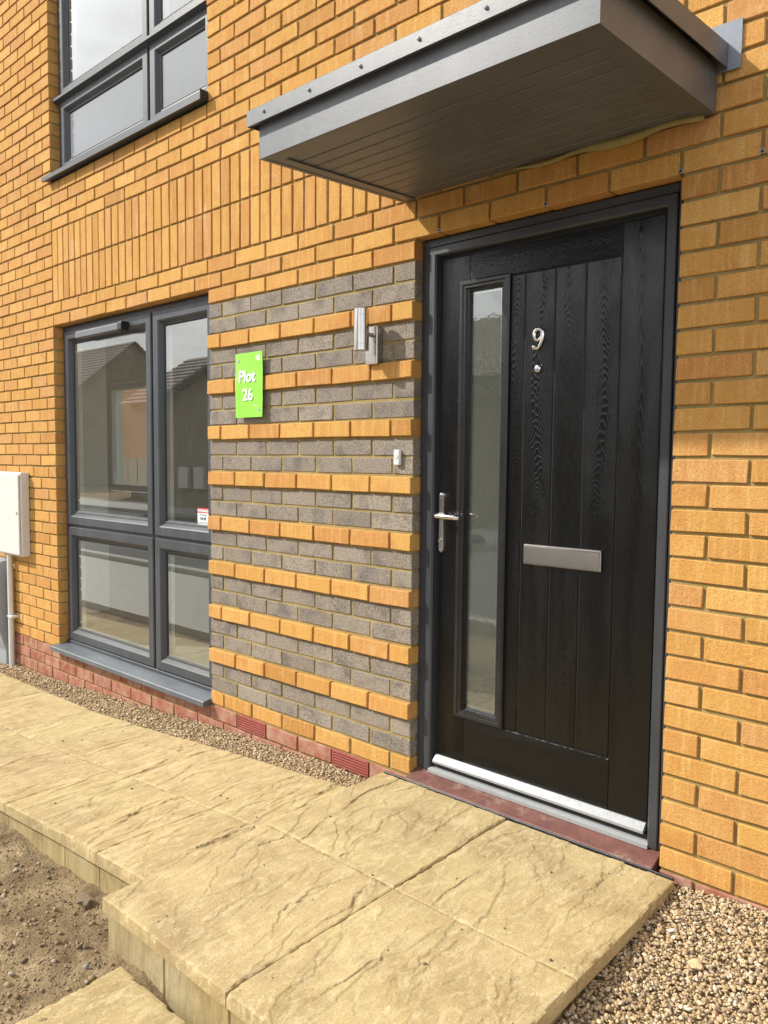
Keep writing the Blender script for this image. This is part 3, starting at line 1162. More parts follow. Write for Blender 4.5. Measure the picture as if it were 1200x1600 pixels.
# louvred air bricks
ab = MB()
ab.box(-0.1075, 0.1075, 0.014, 0.10, -0.0325, 0.0325)
for x0, x1 in ((-0.1075, -0.100), (0.100, 0.1075)):
    ab.box(x0, x1, 0.0, 0.014, -0.0325, 0.0325)
for q in range(6):
    zz = -0.0325 + q * 0.0118
    ab.prism([(0.0, zz), (0.0, zz + 0.0058), (0.0135, zz + 0.0088), (0.0135, zz + 0.004)], -0.0995, 0.0995)
for q in range(1, 4):
    ab.box(-0.0995 + q * 0.04975 - 0.0015, -0.0995 + q * 0.04975 + 0.0015, 0.003, 0.0135, -0.032, 0.032)
abm = ab.mesh('air_brick')
abm.materials.append(mat_plain('red_air_brick', (0.33, 0.085, 0.066), 0.6, mott=0.3))
for (c, y) in air_list:
    place('air_brick', abm, (c[0], -0.001, c[1]), wall)
# weep vents in the course above the openings
for xx in (0.005 + 0.225 * kk for kk in (2, 5, 14, 16, 18, 19, 21)):
    if xx > 3.9 or 3.0 < xx < 3.9 or xx < 1.7:
        wv = MB().tube([(xx, -0.0015, 2.108), (xx, 0.02, 2.108)], 0.0042, 8)
        put('weep_vent', wv, M['black'], wall)
        wv = MB()
        wv.ring(xx - 0.006, xx + 0.006, 2.102, 2.114, [(0, 0.006), (0, -0.001), (0.0025, -0.001), (0.0025, 0.006)])
        put('weep_vent', wv, M['greybox'], wall)

# ---- shell of the house behind the facade
sh = MB()
D = 3.6
sh.box(-8.0, 6.35, 0.103, 0.20, 2.12, 2.98)
sh.box(-8.0, XW0 - 0.012, 0.103, 0.20, -0.45, 2.115)
sh.box(XW1 + 0.012, XP1 - 0.012, 0.103, 0.20, -0.45, 2.115)
sh.box(XD1 + 0.012, 6.35, 0.103, 0.20, -0.45, 2.115)
sh.box(XW0 - 0.01, XW1 + 0.01, 0.103, 0.20, -0.45, 0.02)
sh.box(-8.0, XW0 - 0.012, 0.103, 0.20, 2.985, 5.1)
sh.box(XW1 + 0.012, 6.35, 0.103, 0.20, 2.985, 5.1)
sh.box(XW0 - 0.01, XW1 + 0.01, 0.103, 0.20, 4.66, 5.1)
# back wall with a window opening
bx0, bx1, bz0, bz1 = -5.95, -4.72, 0.76, 2.36
sh.box(-8.0, bx0, D, D + 0.2, -0.45, 5.1)
sh.box(bx1, -2.2, D, D + 0.2, -0.45, 5.1)
sh.box(2.3, 6.35, D, D + 0.2, -0.45, 5.1)
sh.box(-2.2, 2.3, D, D + 0.2, 2.3, 5.1)          # wide unseen opening left below, added to bring daylight into the room
sh.box(-2.2, 2.3, D, D + 0.2, -0.45, 0.02)
sh.box(bx0, bx1, D, D + 0.2, -0.45, bz0)
sh.box(bx0, bx1, D, D + 0.2, bz1, 5.1)
sh.box(-8.2, -8.005, 0.103, D + 0.2, -0.45, 5.1)
sh.box(6.355, 6.5, 0.103, D + 0.2, -0.45, 5.1)
# ceiling, upper floor, roof deck
sh.box(-8.0, 6.35, 0.205, D - 0.005, 2.42, 2.72)
sh.box(-8.2, 6.5, 0.05, D + 0.2, 5.105, 5.3)
# partitions
sh.box(-0.92, -0.82, 0.205, 0.80, 0.03, 2.415)
sh.box(2.55, 2.65, 0.205, D - 0.005, 0.03, 2.415)
sh.box(4.75, 4.85, 0.205, D - 0.005, 0.03, 2.415)
put('inner_wall', sh, M['plaster'], house)
fl = MB()
fl.box(-8.0, 6.35, 0.205, D - 0.005, -0.1, 0.028)
put('inner_floor', fl, M['floor'], house)

# ---- windows
SASH = [(0.0, 0.100), (0.0, 0.058), (0.004, 0.052), (0.050, 0.052), (0.056, 0.056), (0.070, 0.074), (0.080, 0.076), (0.080, 0.100)]


def make_window(z0, z1, ztr, name_sill_depth, upper=False):
    fr = MB()
    fr.ring(XW0 + 0.004, XW1 - 0.004, z0, z1, [(0, 0.125), (0, 0.066), (0.003, 0.063), (0.034, 0.063), (0.034, 0.125), (0, 0.125)])
    fr.box(1.062, 1.106, 0.068, 0.124, z0 + 0.034, z1 - 0.034)
    fr.box(XW0 + 0.038, XW1 - 0.038, 0.0685, 0.1235, ztr - 0.022, ztr + 0.022)
    win = put('window', fr, M['frame'], house)
    cells = [(0.034, 1.074, ztr + 0.008, z1 - 0.030), (1.094, XW1 - 0.034, ztr + 0.008, z1 - 0.030),
             (0.034, 1.074, z0 + 0.026, ztr - 0.008), (1.094, XW1 - 0.034, z0 + 0.026, ztr - 0.008)]
    for j, (a, b, c, d) in enumerate(cells):
        s = MB().ring(a, b, c, d, SASH)
        put('sash', s, M['frame'], win)
        gk = MB().ring(a + 0.0785, b - 0.0785, c + 0.0785, d - 0.0785, [(0, 0.0765), (0, 0.0735), (0.006, 0.0775), (0.006, 0.084)])
        put('gasket', gk, M['black'], win)
        g_ = MB().box(a + 0.080, b - 0.080, 0.080, 0.084, c + 0.080, d - 0.080)
        if upper and j >= 2:
            put('panel', g_, M['spandrel'], win)
        else:
            put('pane', g_, M['glass'], win)
            # the sealed unit's far pane and its spacer bar
            put('spacer_bar', MB().ring(a + 0.080, b - 0.080, c + 0.080, d - 0.080, [(0.0, 0.0845), (0.010, 0.0845), (0.010, 0.0985)]), M['greybox'], win)
            # inside face of the sash
            put('inner_sash', MB().ring(a - 0.01, b + 0.01, c - 0.01, d + 0.01, [(0, 0.126), (0, 0.135), (0.08, 0.135), (0.09, 0.100)]), M['white'], win)
    return win


win = make_window(0.030, 2.094, 0.812, 0.05)
# sloping slate-grey sill of the ground-floor window
sl_ = MB().prism([(-0.048, -0.012), (-0.048, 0.012), (-0.044, 0.016), (0.066, 0.034), (0.066, -0.008)], XW0 - 0.030, XW1 + 0.002)
put('sill', sl_, mat_frame('sill_grey', (0.085, 0.098, 0.112), 0.50), win)
put('sill_upstand', MB().box(XW0 + 0.006, XW1 - 0.006, 0.050, 0.0625, 0.0325, 0.052, 0.002), M['frame'], win)
# restrictor / trickle vent hood at the top of the opening sash
put('trickle_vent', MB().prism([(0.051, 1.995), (0.051, 2.034), (0.012, 2.034), (0.006, 2.026), (0.006, 1.996), (0.012, 1.992)], 0.285, 0.80), mat_frame('vent_grey', (0.12, 0.125, 0.135), 0.35), win)
put('vent_end_cap', MB().prism([(0.051, 1.986), (0.051, 2.038), (0.008, 2.037), (0.002, 2.028), (0.002, 1.992), (0.008, 1.986)], 0.802, 0.845), M['black'], win)
# warning sticker stuck on the glass
st = put('warning_sticker', MB().box(1.478, 1.576, 0.0785, 0.0797, 0.896, 0.966), M['letter'], win)
put('warning_sticker', MB().box(1.478, 1.576, 0.0785, 0.0797, 0.967, 0.993), M['redprint'], win)
for zz in (0.902, 0.909, 0.916):
    put('printed_line', MB().box(1.479, 1.575, 0.0780, 0.0784, zz, zz + 0.003), M['blackprint'], win)


def text_mesh(body, size, depth=0.0, bold=0.0, space=1.0):
    cu = bpy.data.curves.new('lettering', 'FONT')
    cu.body = body
    cu.size = size
    cu.extrude = depth
    cu.offset = bold
    cu.space_character = space
    cu.align_x = 'CENTER'
    ob = bpy.data.objects.new('lettering_tmp', cu)
    col.objects.link(ob)
    bpy.context.view_layer.update()
    me = bpy.data.meshes.new_from_object(ob.evaluated_get(bpy.context.evaluated_depsgraph_get()))
    v = np.array([p.co[:] for p in me.vertices])
    f = [tuple(p.vertices) for p in me.polygons]
    bpy.data.objects.remove(ob)
    bpy.data.curves.remove(cu)
    return v, f


def lettering(name, body, size, x, z, y, mat, parent, bold=0.0, depth=0.0004, warp=None, sx=1.0):
    v, f = text_mesh(body, size, depth, bold)
    mb = MB()
    w = []
    for p in v:
        X, Z, Y = x + p[0] * sx, z + p[1], y - p[2]
        if warp:
            Y += warp(X, Z)
        w.append((X, Y, Z))
    mb.add(w, f)
    return put(name, mb, mat, parent)


lettering('lettering', 'WARNING', 0.021, 1.527, 0.9725, 0.0780, M['letter'], win, 0.0004, sx=0.95)
lettering('lettering', '24HR', 0.026, 1.527, 0.9285, 0.0780, M['blackprint'], win, 0.0004)
lettering('lettering', 'This property', 0.013, 1.527, 0.954, 0.0780, M['blackprint'], win)

# upper window with drip bar and sill
uw = make_window(3.030, 4.64, 3.505, 0.05, True)
put('drip_bar', MB().prism([(0.020, 3.498), (0.020, 3.512), (0.066, 3.530), (0.066, 3.484)], XW0 + 0.006, XW1 - 0.006), M['frame'], uw)
put('sill', MB().prism([(-0.045, 2.996), (-0.045, 3.020), (-0.041, 3.024), (0.066, 3.034), (0.066, 3.004), (-0.030, 3.004), (-0.030, 2.996)], XW0 - 0.028, XW1 + 0.008), M['frame'], uw)
put('sill_end_cap', MB().box(XW1 + 0.0085, XW1 + 0.016, -0.050, -0.002, 2.993, 3.040, 0.002), M['black'], uw)
# back window seen through the room
bw = put('back_window', MB().ring(bx0 + 0.01, bx1 - 0.01, bz0 + 0.01, bz1 - 0.01, [(0, D - 0.01), (0, D - 0.03), (0.09, D - 0.03), (0.10, D + 0.06)]), M['white'], house)
put('pane', MB().box(bx0 + 0.1, bx1 - 0.1, D + 0.03, D + 0.035, bz0 + 0.1, bz1 - 0.1), M['glass'], bw)
put('window_handle', MB().box(bx1 - 0.07, bx1 - 0.05, D - 0.07, D - 0.032, 1.2, 1.32, 0.004), M['polished'], bw)

# ---- door
FY, LY = 0.042, 0.070
df = MB()
for x0, x1, zz1 in ((XP1 + 0.004, 3.072, 2.095), (4.036, XD1 - 0.004, 2.095)):
    df.box(x0, x1, FY + 0.004, 0.125, 0.0285, zz1, 0.002)
df.box(3.072, 4.036, FY + 0.0045, 0.125, 2.066, 2.094, 0.002)
dframe = put('door_frame', df, M['doorframe'], house)
# rebated frame, three sides, mitred
dj = MB()
prof = [(0.0, 0.124), (0.0, FY + 0.003), (0.003, FY), (0.028, FY), (0.034, FY + 0.006), (0.036, LY + 0.012), (0.036, 0.124)]
X0, X1, Z0, Z1 = 3.075, 4.033, 0.0285, 2.064
loops = [[(X0 + w, y, Z0), (X0 + w, y, Z1 - w), (X1 - w, y, Z1 - w), (X1 - w, y, Z0)] for w, y in prof]
vv = [p for lp in loops for p in lp]
ff = []
for i in range(len(loops) - 1):
    for k in range(3):
        a, b = i * 4 + k, i * 4 + k + 1
        ff.append((a, a + 4, b + 4, b))
dj.add(vv, ff)
put('frame_moulding', dj, M['doorframe'], dframe)
put('weather_seal', MB().ring(3.1115, 3.9965, 0.06, 2.0275, [(0, LY + 0.004), (0.009, LY + 0.004), (0.009, LY + 0.02)]), M['black'], dframe)

leaf = MB().box(3.1215, 3.9865, LY + 0.004, LY + 0.044, 0.062, 2.0165)
door = put('door', leaf, M['black'], house)
tag(door, 'black woodgrain front door with narrow side glass and chrome fittings')


def board(name, x0, x1, z0, z1, mat, y=LY, c=0.0022):
    return put(name, MB().box(x0, x1, y, y + 0.006, z0, z1, c), mat, door)


board('stile', 3.1210, 3.2505, 0.062, 2.017, M['door_s'])
board('stile', 3.8495, 3.9870, 0.062, 2.017, M['door_s'])
board('rail', 3.2510, 3.8490, 1.9180, 2.017, M['door_h'], c=0.001)
board('rail', 3.2510, 3.8490, 0.062, 0.2650, M['door_h'], c=0.001)
for x0, x1 in ((3.4310, 3.4870), (3.4905, 3.6060), (3.6095, 3.7215), (3.7250, 3.8460)):
    board('plank', x0, x1, 0.2690, 1.9140, M['door_v'], LY + 0.0015, 0.003)
cass = MB().ring(3.2060, 3.4290, 0.266, 1.924, [(0, LY + 0.012), (0, LY - 0.006), (0.006, LY - 0.012), (0.016, LY - 0.012), (0.020, LY - 0.006), (0.028, LY - 0.006), (0.034, LY + 0.004), (0.042, LY + 0.008), (0.042, LY + 0.03)])
put('glazing_frame', cass, mat_frame('gloss_black_moulding', (0.012, 0.012, 0.013), 0.28), door)
put('pane', MB().box(3.248, 3.387, LY + 0.012, LY + 0.016, 0.308, 1.882), M['doorglass'], door)
put('spacer_bar', MB().ring(3.248, 3.387, 0.308, 1.882, [(0.0, LY + 0.0165), (0.0085, LY + 0.0165), (0.0085, LY + 0.03)]), M['polished'], door)
# hall side of the leaf's glazing aperture (the leaf core is cut away behind the glass)
door.data.clear_geometry()
mb = MB()
mb.box(3.1215, 3.246, LY + 0.005, LY + 0.044, 0.062, 2.0165)
mb.box(3.389, 3.9865, LY + 0.005, LY + 0.044, 0.062, 2.0165)
mb.box(3.246, 3.389, LY + 0.005, LY + 0.044, 0.062, 0.306)
mb.box(3.246, 3.389, LY + 0.005, LY + 0.044, 1.884, 2.0165)
c_ = WORLD['door']
door.data.from_pydata([tuple(np.array(p) - c_) for p in mb.v], [], mb.f)
door.data.update()

put('letter_plate', MB().box(3.507, 3.806, LY - 0.010, LY + 0.001, 0.890, 0.961, 0.003), M['steel'], door)
put('letter_flap', MB().box(3.512, 3.801, LY - 0.0125, LY - 0.0103, 0.896, 0.955, 0.001), mat_steel('letter_flap_steel', 0.13, (0.62, 0.59, 0.55)), door)
sp_ = MB().lathe((3.547, LY - 0.004, 1.577), (0, 1, 0), [(-0.004, 0.004), (-0.004, 0.0085), (-0.001, 0.0125), (0.004, 0.0130)], 20)
put('spyhole', sp_, M['polished'], door, True, 40)
put('spyhole_lens', MB().lathe((3.547, LY - 0.0095, 1.577), (0, 1, 0), [(0.0, 0.003), (0.0014, 0.0062), (0.002, 0.0064)], 16), M['greybox'], door, True, 40)

# handle: long rounded back plate, lever and lock cylinder
pl = MB()
zs = np.linspace(0.899, 1.131, 30)
cx = 3.135
sec = []
for z in zs:
    tt = min(z - 0.899, 1.131 - z)
    w = 0.0145 if tt > 0.0145 else math.sqrt(max(0.0, 0.0145 ** 2 - (0.0145 - tt) ** 2)) + 0.0004
    waist = 1.0 - 0.06 * math.cos((z - 1.02) * 30)
    sec.append((z, w * waist))
vs_, fs_ = [], []
for z, w in sec:
    vs_ += [(cx - w, LY, z), (cx - w * 0.8, LY - 0.009, z), (cx, LY - 0.0115, z), (cx + w * 0.8, LY - 0.009, z), (cx + w, LY, z)]
for i in range(len(sec) - 1):
    for k in range(4):
        a = i * 5 + k
        fs_.append((a, a + 1, a + 6, a + 5))
pl.add(vs_, fs_)
put('handle_plate', pl, M['polished'], door, True, 50)
lv = MB()
lv.tube([(cx, LY - 0.010, 1.043), (cx, LY - 0.030, 1.043), (cx + 0.001, LY - 0.044, 1.043), (cx + 0.012, LY - 0.051, 1.043), (cx + 0.04, LY - 0.052, 1.0425), (cx + 0.085, LY - 0.050, 1.041), (cx + 0.110, LY - 0.047, 1.040), (cx + 0.114, LY - 0.046, 1.040)],
        [0.0105, 0.0100, 0.0100, 0.0105, 0.0100, 0.0095, 0.0088, 0.004], 14)
put('lever', lv, M['polished'], door, True, 60)
put('lock_cylinder', MB().lathe((cx, LY - 0.0112, 0.945), (0, 1, 0), [(-0.004, 0.004), (-0.004, 0.0082), (0.001, 0.0086)], 18), M['steel'], door, True, 40)
for zz in (1.110, 1.005, 0.912):
    put('screw', MB().lathe((cx, LY - 0.0112, zz), (0, 1, 0), [(-0.0012, 0.001), (-0.001, 0.0035), (0.001, 0.0038)], 12), M['steel'], door, True, 40)

# house number 9, drawn as a swept stroke with a ball end
cen = []
for k in range(41):
    t_ = k / 40
    a = math.radians(-40 + 400 * t_)
    cen.append((0.0165 * math.cos(a) - 0.001, 0.0185 * math.sin(a) + 0.0155, 0.0050 + 0.0021 * abs(math.cos(a))))
tail = []
for k in range(22):
    t_ = k / 21
    x = 0.0155 - 0.034 * t_ ** 2.1
    z = 0.016 - 0.050 * math.sin(t_ * math.pi / 2 * 1.05)
    tail.append((x, z, 0.0076 - 0.0036 * t_))


def stroke(mb, pts, ox, oy, oz):
    vs_, fs_ = [], []
    for i, (x, z, w) in enumerate(pts):
        a, b = pts[max(i - 1, 0)], pts[min(i + 1, len(pts) - 1)]
        dx, dz = b[0] - a[0], b[1] - a[1]
        l = math.hypot(dx, dz) or 1
        nx, nz = -dz / l, dx / l
        for s, y in ((-1, 0.0), (-0.95, -0.004), (-0.35, -0.0068), (0.35, -0.0068), (0.95, -0.004), (1, 0.0)):
            vs_.append((ox + x + nx * w * s, oy + y, oz + z + nz * w * s))
    for i in range(len(pts) - 1):
        for k in range(5):
            a = i * 6 + k
            fs_.append((a, a + 1, a + 7, a + 6))
    n_ = len(pts)
    fs_.append(tuple(range(5, -1, -1)))
    fs_.append(tuple(range((n_ - 1) * 6, n_ * 6)))
    mb.add(vs_, fs_)


num = MB()
stroke(num, cen, 3.5475, LY, 1.680)
stroke(num, tail, 3.5475, LY - 0.0004, 1.680)
num.lathe((3.5475 - 0.0185, LY, 1.680 - 0.0265), (0, -1, 0), [(0, 0.0082), (0.004, 0.0078), (0.0068, 0.0052), (0.0076, 0.001)], 16)
put('house_number', num, M['polished'], door, True, 40)

# weather bar and threshold
put('weather_bar', MB().prism([(LY - 0.001, 0.093), (LY - 0.006, 0.093), (LY - 0.028, 0.073), (LY - 0.028, 0.0645), (LY - 0.022, 0.0625), (LY - 0.001, 0.068)], 3.1225, 3.9855), M['alu'], door)
th = put('threshold', MB().prism([(0.036, 0.0225), (0.036, 0.0345), (0.050, 0.0415), (0.118, 0.0435), (0.118, 0.0225)], 3.104, 4.004), M['alu'], house)
put('threshold_gap', MB().box(3.11, 3.998, LY - 0.012, 0.117, 0.0445, 0.0610), M['black'], th)
put('door_sill_tile', MB().prism([(-0.026, -0.026), (-0.026, -0.003), (-0.023, 0.0), (0.054, 0.0262), (0.126, 0.028), (0.126, -0.026)], XP1 + 0.002, 4.046), M['tile2'], house)

# ---- canopy
CX0, CX1, CYF = 2.984, 4.153, -0.706


def cz(y):
    return 2.2415 + (y / 0.706) * 0.036


can = MB()
core = [(-0.006, cz(0) + 0.012), (-0.006, 2.405), (CYF + 0.02, 2.335), (CYF + 0.02, cz(CYF) + 0.012)]
can.prism(core, CX0 + 0.018, CX1 - 0.018)
canopy = put('canopy', can, M['canopy'], house)
# fascia boards: front and two ends
put('fascia', MB().prism([(CYF, cz(CYF)), (CYF, 2.325), (CYF + 0.017, 2.325), (CYF + 0.017, cz(CYF))], CX0, CX1), M['canopy'], canopy)
for x0, x1 in ((CX0 + 0.0005, CX0 + 0.0165), (CX1 - 0.0165, CX1 - 0.0005)):
    put('fascia', MB().prism([(CYF + 0.0175, cz(CYF)), (CYF + 0.0175, 2.326), (-0.004, 2.372), (-0.004, cz(0))], x0, x1), M['canopy'], canopy)
# return lips under the fascia, then tongued soffit boards
lip = MB()
lip.prism([(CYF + 0.018, cz(CYF) + 0.001), (CYF + 0.018, cz(CYF) + 0.006), (CYF + 0.060, cz(CYF + 0.06) + 0.006), (CYF + 0.060, cz(CYF + 0.06) + 0.001)], CX0 + 0.018, CX1 - 0.018)
for x0, x1 in ((CX0 + 0.018, CX0 + 0.058), (CX1 - 0.058, CX1 - 0.018)):
    lip.prism([(CYF + 0.061, cz(CYF + 0.06) + 0.001), (CYF + 0.061, cz(CYF + 0.06) + 0.006), (-0.006, cz(0) + 0.006), (-0.006, cz(0) + 0.001)], x0, x1)
put('soffit_lip', lip, M['canopy'], canopy)
nb_ = 10
ya, yb = CYF + 0.058, -0.006
for k in range(nb_):
    y0 = ya + (yb - ya) * k / nb_ + 0.0025
    y1 = ya + (yb - ya) * (k + 1) / nb_ - 0.0025
    put('soffit_board', MB().prism([(y0, cz(y0) + 0.0085), (y0 + 0.002, cz(y0) + 0.0065), (y1 - 0.002, cz(y1) + 0.0065), (y1, cz(y1) + 0.0085), (y1, cz(y1) + 0.0115), (y0, cz(y0) + 0.0115)], CX0 + 0.0175, CX1 - 0.0175), M['canopy'], canopy)
# roof sheet with a drip edge all round
roof = MB()
RX0, RX1, RYF = CX0 - 0.030, CX1 + 0.028, CYF - 0.026
roof.prism([(RYF, 2.352), (0.0, 2.425), (0.0, 2.417), (RYF + 0.004, 2.344)], RX0 + 0.003, RX1 - 0.003)
put('canopy_roof', roof, M['canopy'], canopy)
put('drip_edge', MB().prism([(RYF, 2.304), (RYF, 2.3515), (RYF + 0.003, 2.3515), (RYF + 0.003, 2.309), (RYF + 0.018, 2.312), (RYF + 0.018, 2.309)], RX0, RX1), M['canopy'], canopy)
for x0, x1, xs_ in ((RX0, RX0 + 0.003, 1), (RX1 - 0.003, RX1, -1)):
    put('drip_edge', MB().prism([(RYF + 0.0035, 2.304), (RYF + 0.0035, 2.3515), (-0.003, 2.424), (-0.003, 2.358)], x0, x1), M['canopy'], canopy)
for q in range(6):
    xx = RX0 + 0.085 + q * 0.208
    s_ = MB().lathe((xx, RYF - 0.0006, 2.330), (0, -1, 0), [(0, 0.0055), (0.003, 0.0050), (0.0052, 0.0030), (0.0056, 0.0008)], 12)
    put('screw', s_, M['greybox'], canopy, True, 50)
# flashing upstand against the wall
fl_ = MB()
fl_.box(RX0 - 0.03, RX1 + 0.036, -0.006, -0.002, 2.350, 2.482)
fl_.box(RX1 + 0.0005, RX1 + 0.036, -0.010, -0.0065, 2.348, 2.392)
put('flashing', fl_, mat_frame('blue_grey_flashing', (0.20, 0.22, 0.26), 0.35), canopy)
# squeezed-out foam between soffit and wall
fm = MB()
pts, rad = [], []
for q in range(46):
    t_ = q / 45
    x = 3.50 + 0.625 * t_
    pts.append((x, -0.014 - 0.012 * vnoise(np.array(x * 14), np.array(0.5), 2), 2.238 - 0.004 * math.sin(x * 23)))
    rad.append(0.004 + 0.011 * float(vnoise(np.array(x * 11.0), np.array(0.3), 8)) * min(1, 4 * t_, 6 * (1 - t_) + 0.2) + 0.004 * t_)
fm.tube(pts, rad, 8)
put('foam_bead', fm, M['foam'], canopy, True)

# =================================================================== THINGS ON THE WALL
# stainless up-and-down wall light
LXc, LZ = 2.8405, 1.710
light = empty('wall_light', (LXc, 0.0, 1.636), 'cylindrical stainless steel wall light on banded brickwork left of the door', 'wall light')
put('back_plate', MB().box(2.8085, 2.8725, -0.030, 0.0045, 1.636, 1.786, 0.003), M['steel'], light)
put('arm', MB().tube([(LXc, -0.031, 1.753), (LXc, -0.060, 1.753)], 0.009, 12), M['steel'], light, True, 60)
ly = -0.085
body = MB().lathe((LXc, ly, 1.685), (0, 0, 1), [(0.003, 0.026), (0.0, 0.0275), (0.0, 0.0298), (0.0225, 0.0298), (0.0228, 0.0292), (0.0238, 0.0292), (0.0242, 0.0300), (0.1358, 0.0300), (0.1362, 0.0292), (0.1372, 0.0292), (0.1376, 0.0298), (0.160, 0.0298), (0.160, 0.0275), (0.152, 0.0265)], 40)
put('lamp_body', body, mat_steel('turned_steel', 0.17, (0.56, 0.53, 0.50)), light, True, 35)
for zz, ax in ((1.6865, -1), (1.8385, 1)):
    put('lens', MB().lathe((LXc, ly, zz), (0, 0, ax), [(0, 0.026), (0.001, 0.0255)], 24), M['greybox'], light)
for zz in (1.722,):
    put('screw', MB().lathe((2.861, -0.0303, zz), (0, -1, 0), [(0, 0.003), (0.0015, 0.0028), (0.002, 0.001)], 10), M['black'], light)

# doorbell push
bell = empty('doorbell', (2.965, 0.0, 1.235), 'small white doorbell push beside the door frame', 'doorbell')
put('housing', MB().box(2.951, 2.980, -0.014, 0.004, 1.2355, 1.2955, 0.0035), M['white'], bell)
put('bezel', MB().lathe((2.9655, -0.0141, 1.267), (0, -1, 0), [(0, 0.0095), (0.001, 0.0092), (0.001, 0.0070), (0.0, 0.0068)], 24), M['greybox'], bell, True, 40)
put('push_button', MB().lathe((2.9655, -0.0139, 1.267), (0, -1, 0), [(0, 0.0066), (0.0015, 0.0062), (0.0022, 0.004), (0.0024, 0.0005)], 20), M['white'], bell, True, 40)

# green plot sign, bowed over the projecting course
SX0, SX1, SZ0, SZ1 = 1.944, 2.146, 1.4505, 1.7515


def bow(X, Z):
    t_ = (Z - SZ0) / (SZ1 - SZ0)
    return -0.0190 - 0.0045 * math.exp(-((t_ - 0.50) / 0.20) ** 2) - 0.004 * math.cos(t_ * 6.0) * (0.3 + (X - SX0) / 0.2) * 0.6


sg = MB()
nx, nz = 8, 48
for yy in (0.0, 0.0016):
    for j in range(nz):
        for i in range(nx):
            X = SX0 + (SX1 - SX0) * i / (nx - 1)
            Z = SZ0 + (SZ1 - SZ0) * j / (nz - 1)
            sg.v.append((X, bow(X, Z) + yy, Z))
for s in (0, 1):
    o_ = s * nx * nz
    for j in range(nz - 1):
        for i in range(nx - 1):
            a = o_ + j * nx + i
            f = (a, a + 1, a + nx + 1, a + nx)
            sg.f.append(f if s == 0 else f[::-1])
rim = [i for i in range(nx)] + [j * nx + nx - 1 for j in range(1, nz)] + [(nz - 1) * nx + i for i in range(nx - 2, -1, -1)] + [j * nx for j in range(nz - 2, 0, -1)]
for a, b in zip(rim, rim[1:] + rim[:1]):
    sg.f.append((a, a + nx * nz, b + nx * nz, b))
sign = put('plot_sign', sg, M['green'], smooth=True, angle=40, origin=((SX0 + SX1) / 2, 0, SZ0))
tag(sign, 'lime green plastic sign reading Plot 26, screwed to banded brickwork', 'sign')
lettering('lettering', 'Plot', 0.077, 2.034, 1.617, -0.0022, M['letter'], sign, 0.0012, 0.0018, bow)
lettering('lettering', '26', 0.077, 2.040, 1.531, -0.0022, M['letter'], sign, 0.0012, 0.0018, bow)
lg = MB()
for (a, b, c, d) in ((2.100, 2.104, 1.715, 1.735), (2.109, 2.130, 1.729, 1.735), (2.109, 2.130, 1.719, 1.725), (2.109, 2.130, 1.711, 1.7155)):
    lg.box(a, b, bow(a, c) - 0.0008, bow(a, c) - 0.0002, c, d)
put('logo', lg, M['letter'], sign)
lg = MB()
for k in range(8):
    a = 2.078 + 0.004 * k
    lg.box(a, a + 0.004, bow(a, 1.505) - 0.0007, bow(a, 1.505) - 0.0002, 1.503 + 0.003 * math.sin(k * 0.9), 1.5052 + 0.003 * math.sin(k * 0.9))
put('logo', lg, M['letter'], sign)
for (x, z) in ((1.968, 1.716), (2.124, 1.482)):
    put('screw', MB().lathe((x, bow(x, z) - 0.0002, z), (0, -1, 0), [(0, 0.0085), (0.0012, 0.0080), (0.0016, 0.0045), (0.0008, 0.003)], 16), M['greybox'], sign, True, 50)

# white gas meter box with its riser pipe
gas = empty('meter_box', (-0.63, 0.0, -0.23), 'white wall-mounted meter box with a white pipe running down to the gravel', 'meter box')
put('housing', MB().box(-0.870, -0.402, -0.060, 0.0, 0.568, 1.150, 0.006), M['cream'], gas)
put('box_door', MB().box(-0.862, -0.412, -0.074, -0.0605, 0.580, 1.136, 0.005), M['cream'], gas)
put('door_catch', MB().lathe((-0.440, -0.0742, 0.87), (0, -1, 0), [(0, 0.010), (0.003, 0.009), (0.003, 0.003)], 14), M['steel'], gas)
put('pipe', MB().tube([(-0.675, -0.034, 0.566), (-0.675, -0.034, -0.28)], 0.0195, 20), M['cream'], gas, True, 60)
put('pipe_clip', MB().box(-0.70, -0.618, -0.0555, 0.0, 0.112, 0.128, 0.003), M['cream'], gas)
# grey electricity box lower down
el = empty('meter_box', (-1.15, 0.0, -0.24), 'grey plastic meter box standing low on the wall at the far left edge', 'meter box')
put('housing', MB().prism([(0.0, -0.20), (0.0, 0.52), (-0.085, 0.505), (-0.100, 0.49), (-0.100, 0.03), (-0.05, -0.14), (-0.05, -0.30), (0.0, -0.30)], -1.30, -0.735), M['greybox'], el)
put('box_door', MB().box(-1.27, -0.765, -0.106, -0.1005, 0.06, 0.47, 0.003), M['greybox'], el)

# =================================================================== SMALL LOOSE THINGS
def rock(name, x, y, z, s, mat, label, cat, seed, group=None, sq=(1, 0.75, 0.6)):
    r = np.random.default_rng(seed)
    v = ICO2[0] * (1 + r.normal(0, 0.16, (len(ICO2[0]), 1)))
    for _ in range(5):
        d = r.normal(0, 1, 3)
        d /= np.linalg.norm(d)
        v = v - np.outer(np.clip(v @ d - r.uniform(0.5, 0.8), 0, None), d)
    v = v * np.array(sq) * s + np.array([x, y, z])
    mb = MB().add(v, ICO2[1].tolist())
    ob = put(name, mb, mat, smooth=True, angle=28, origin=(x, y, z - 0.4 * s))
    return tag(ob, label, cat, group)


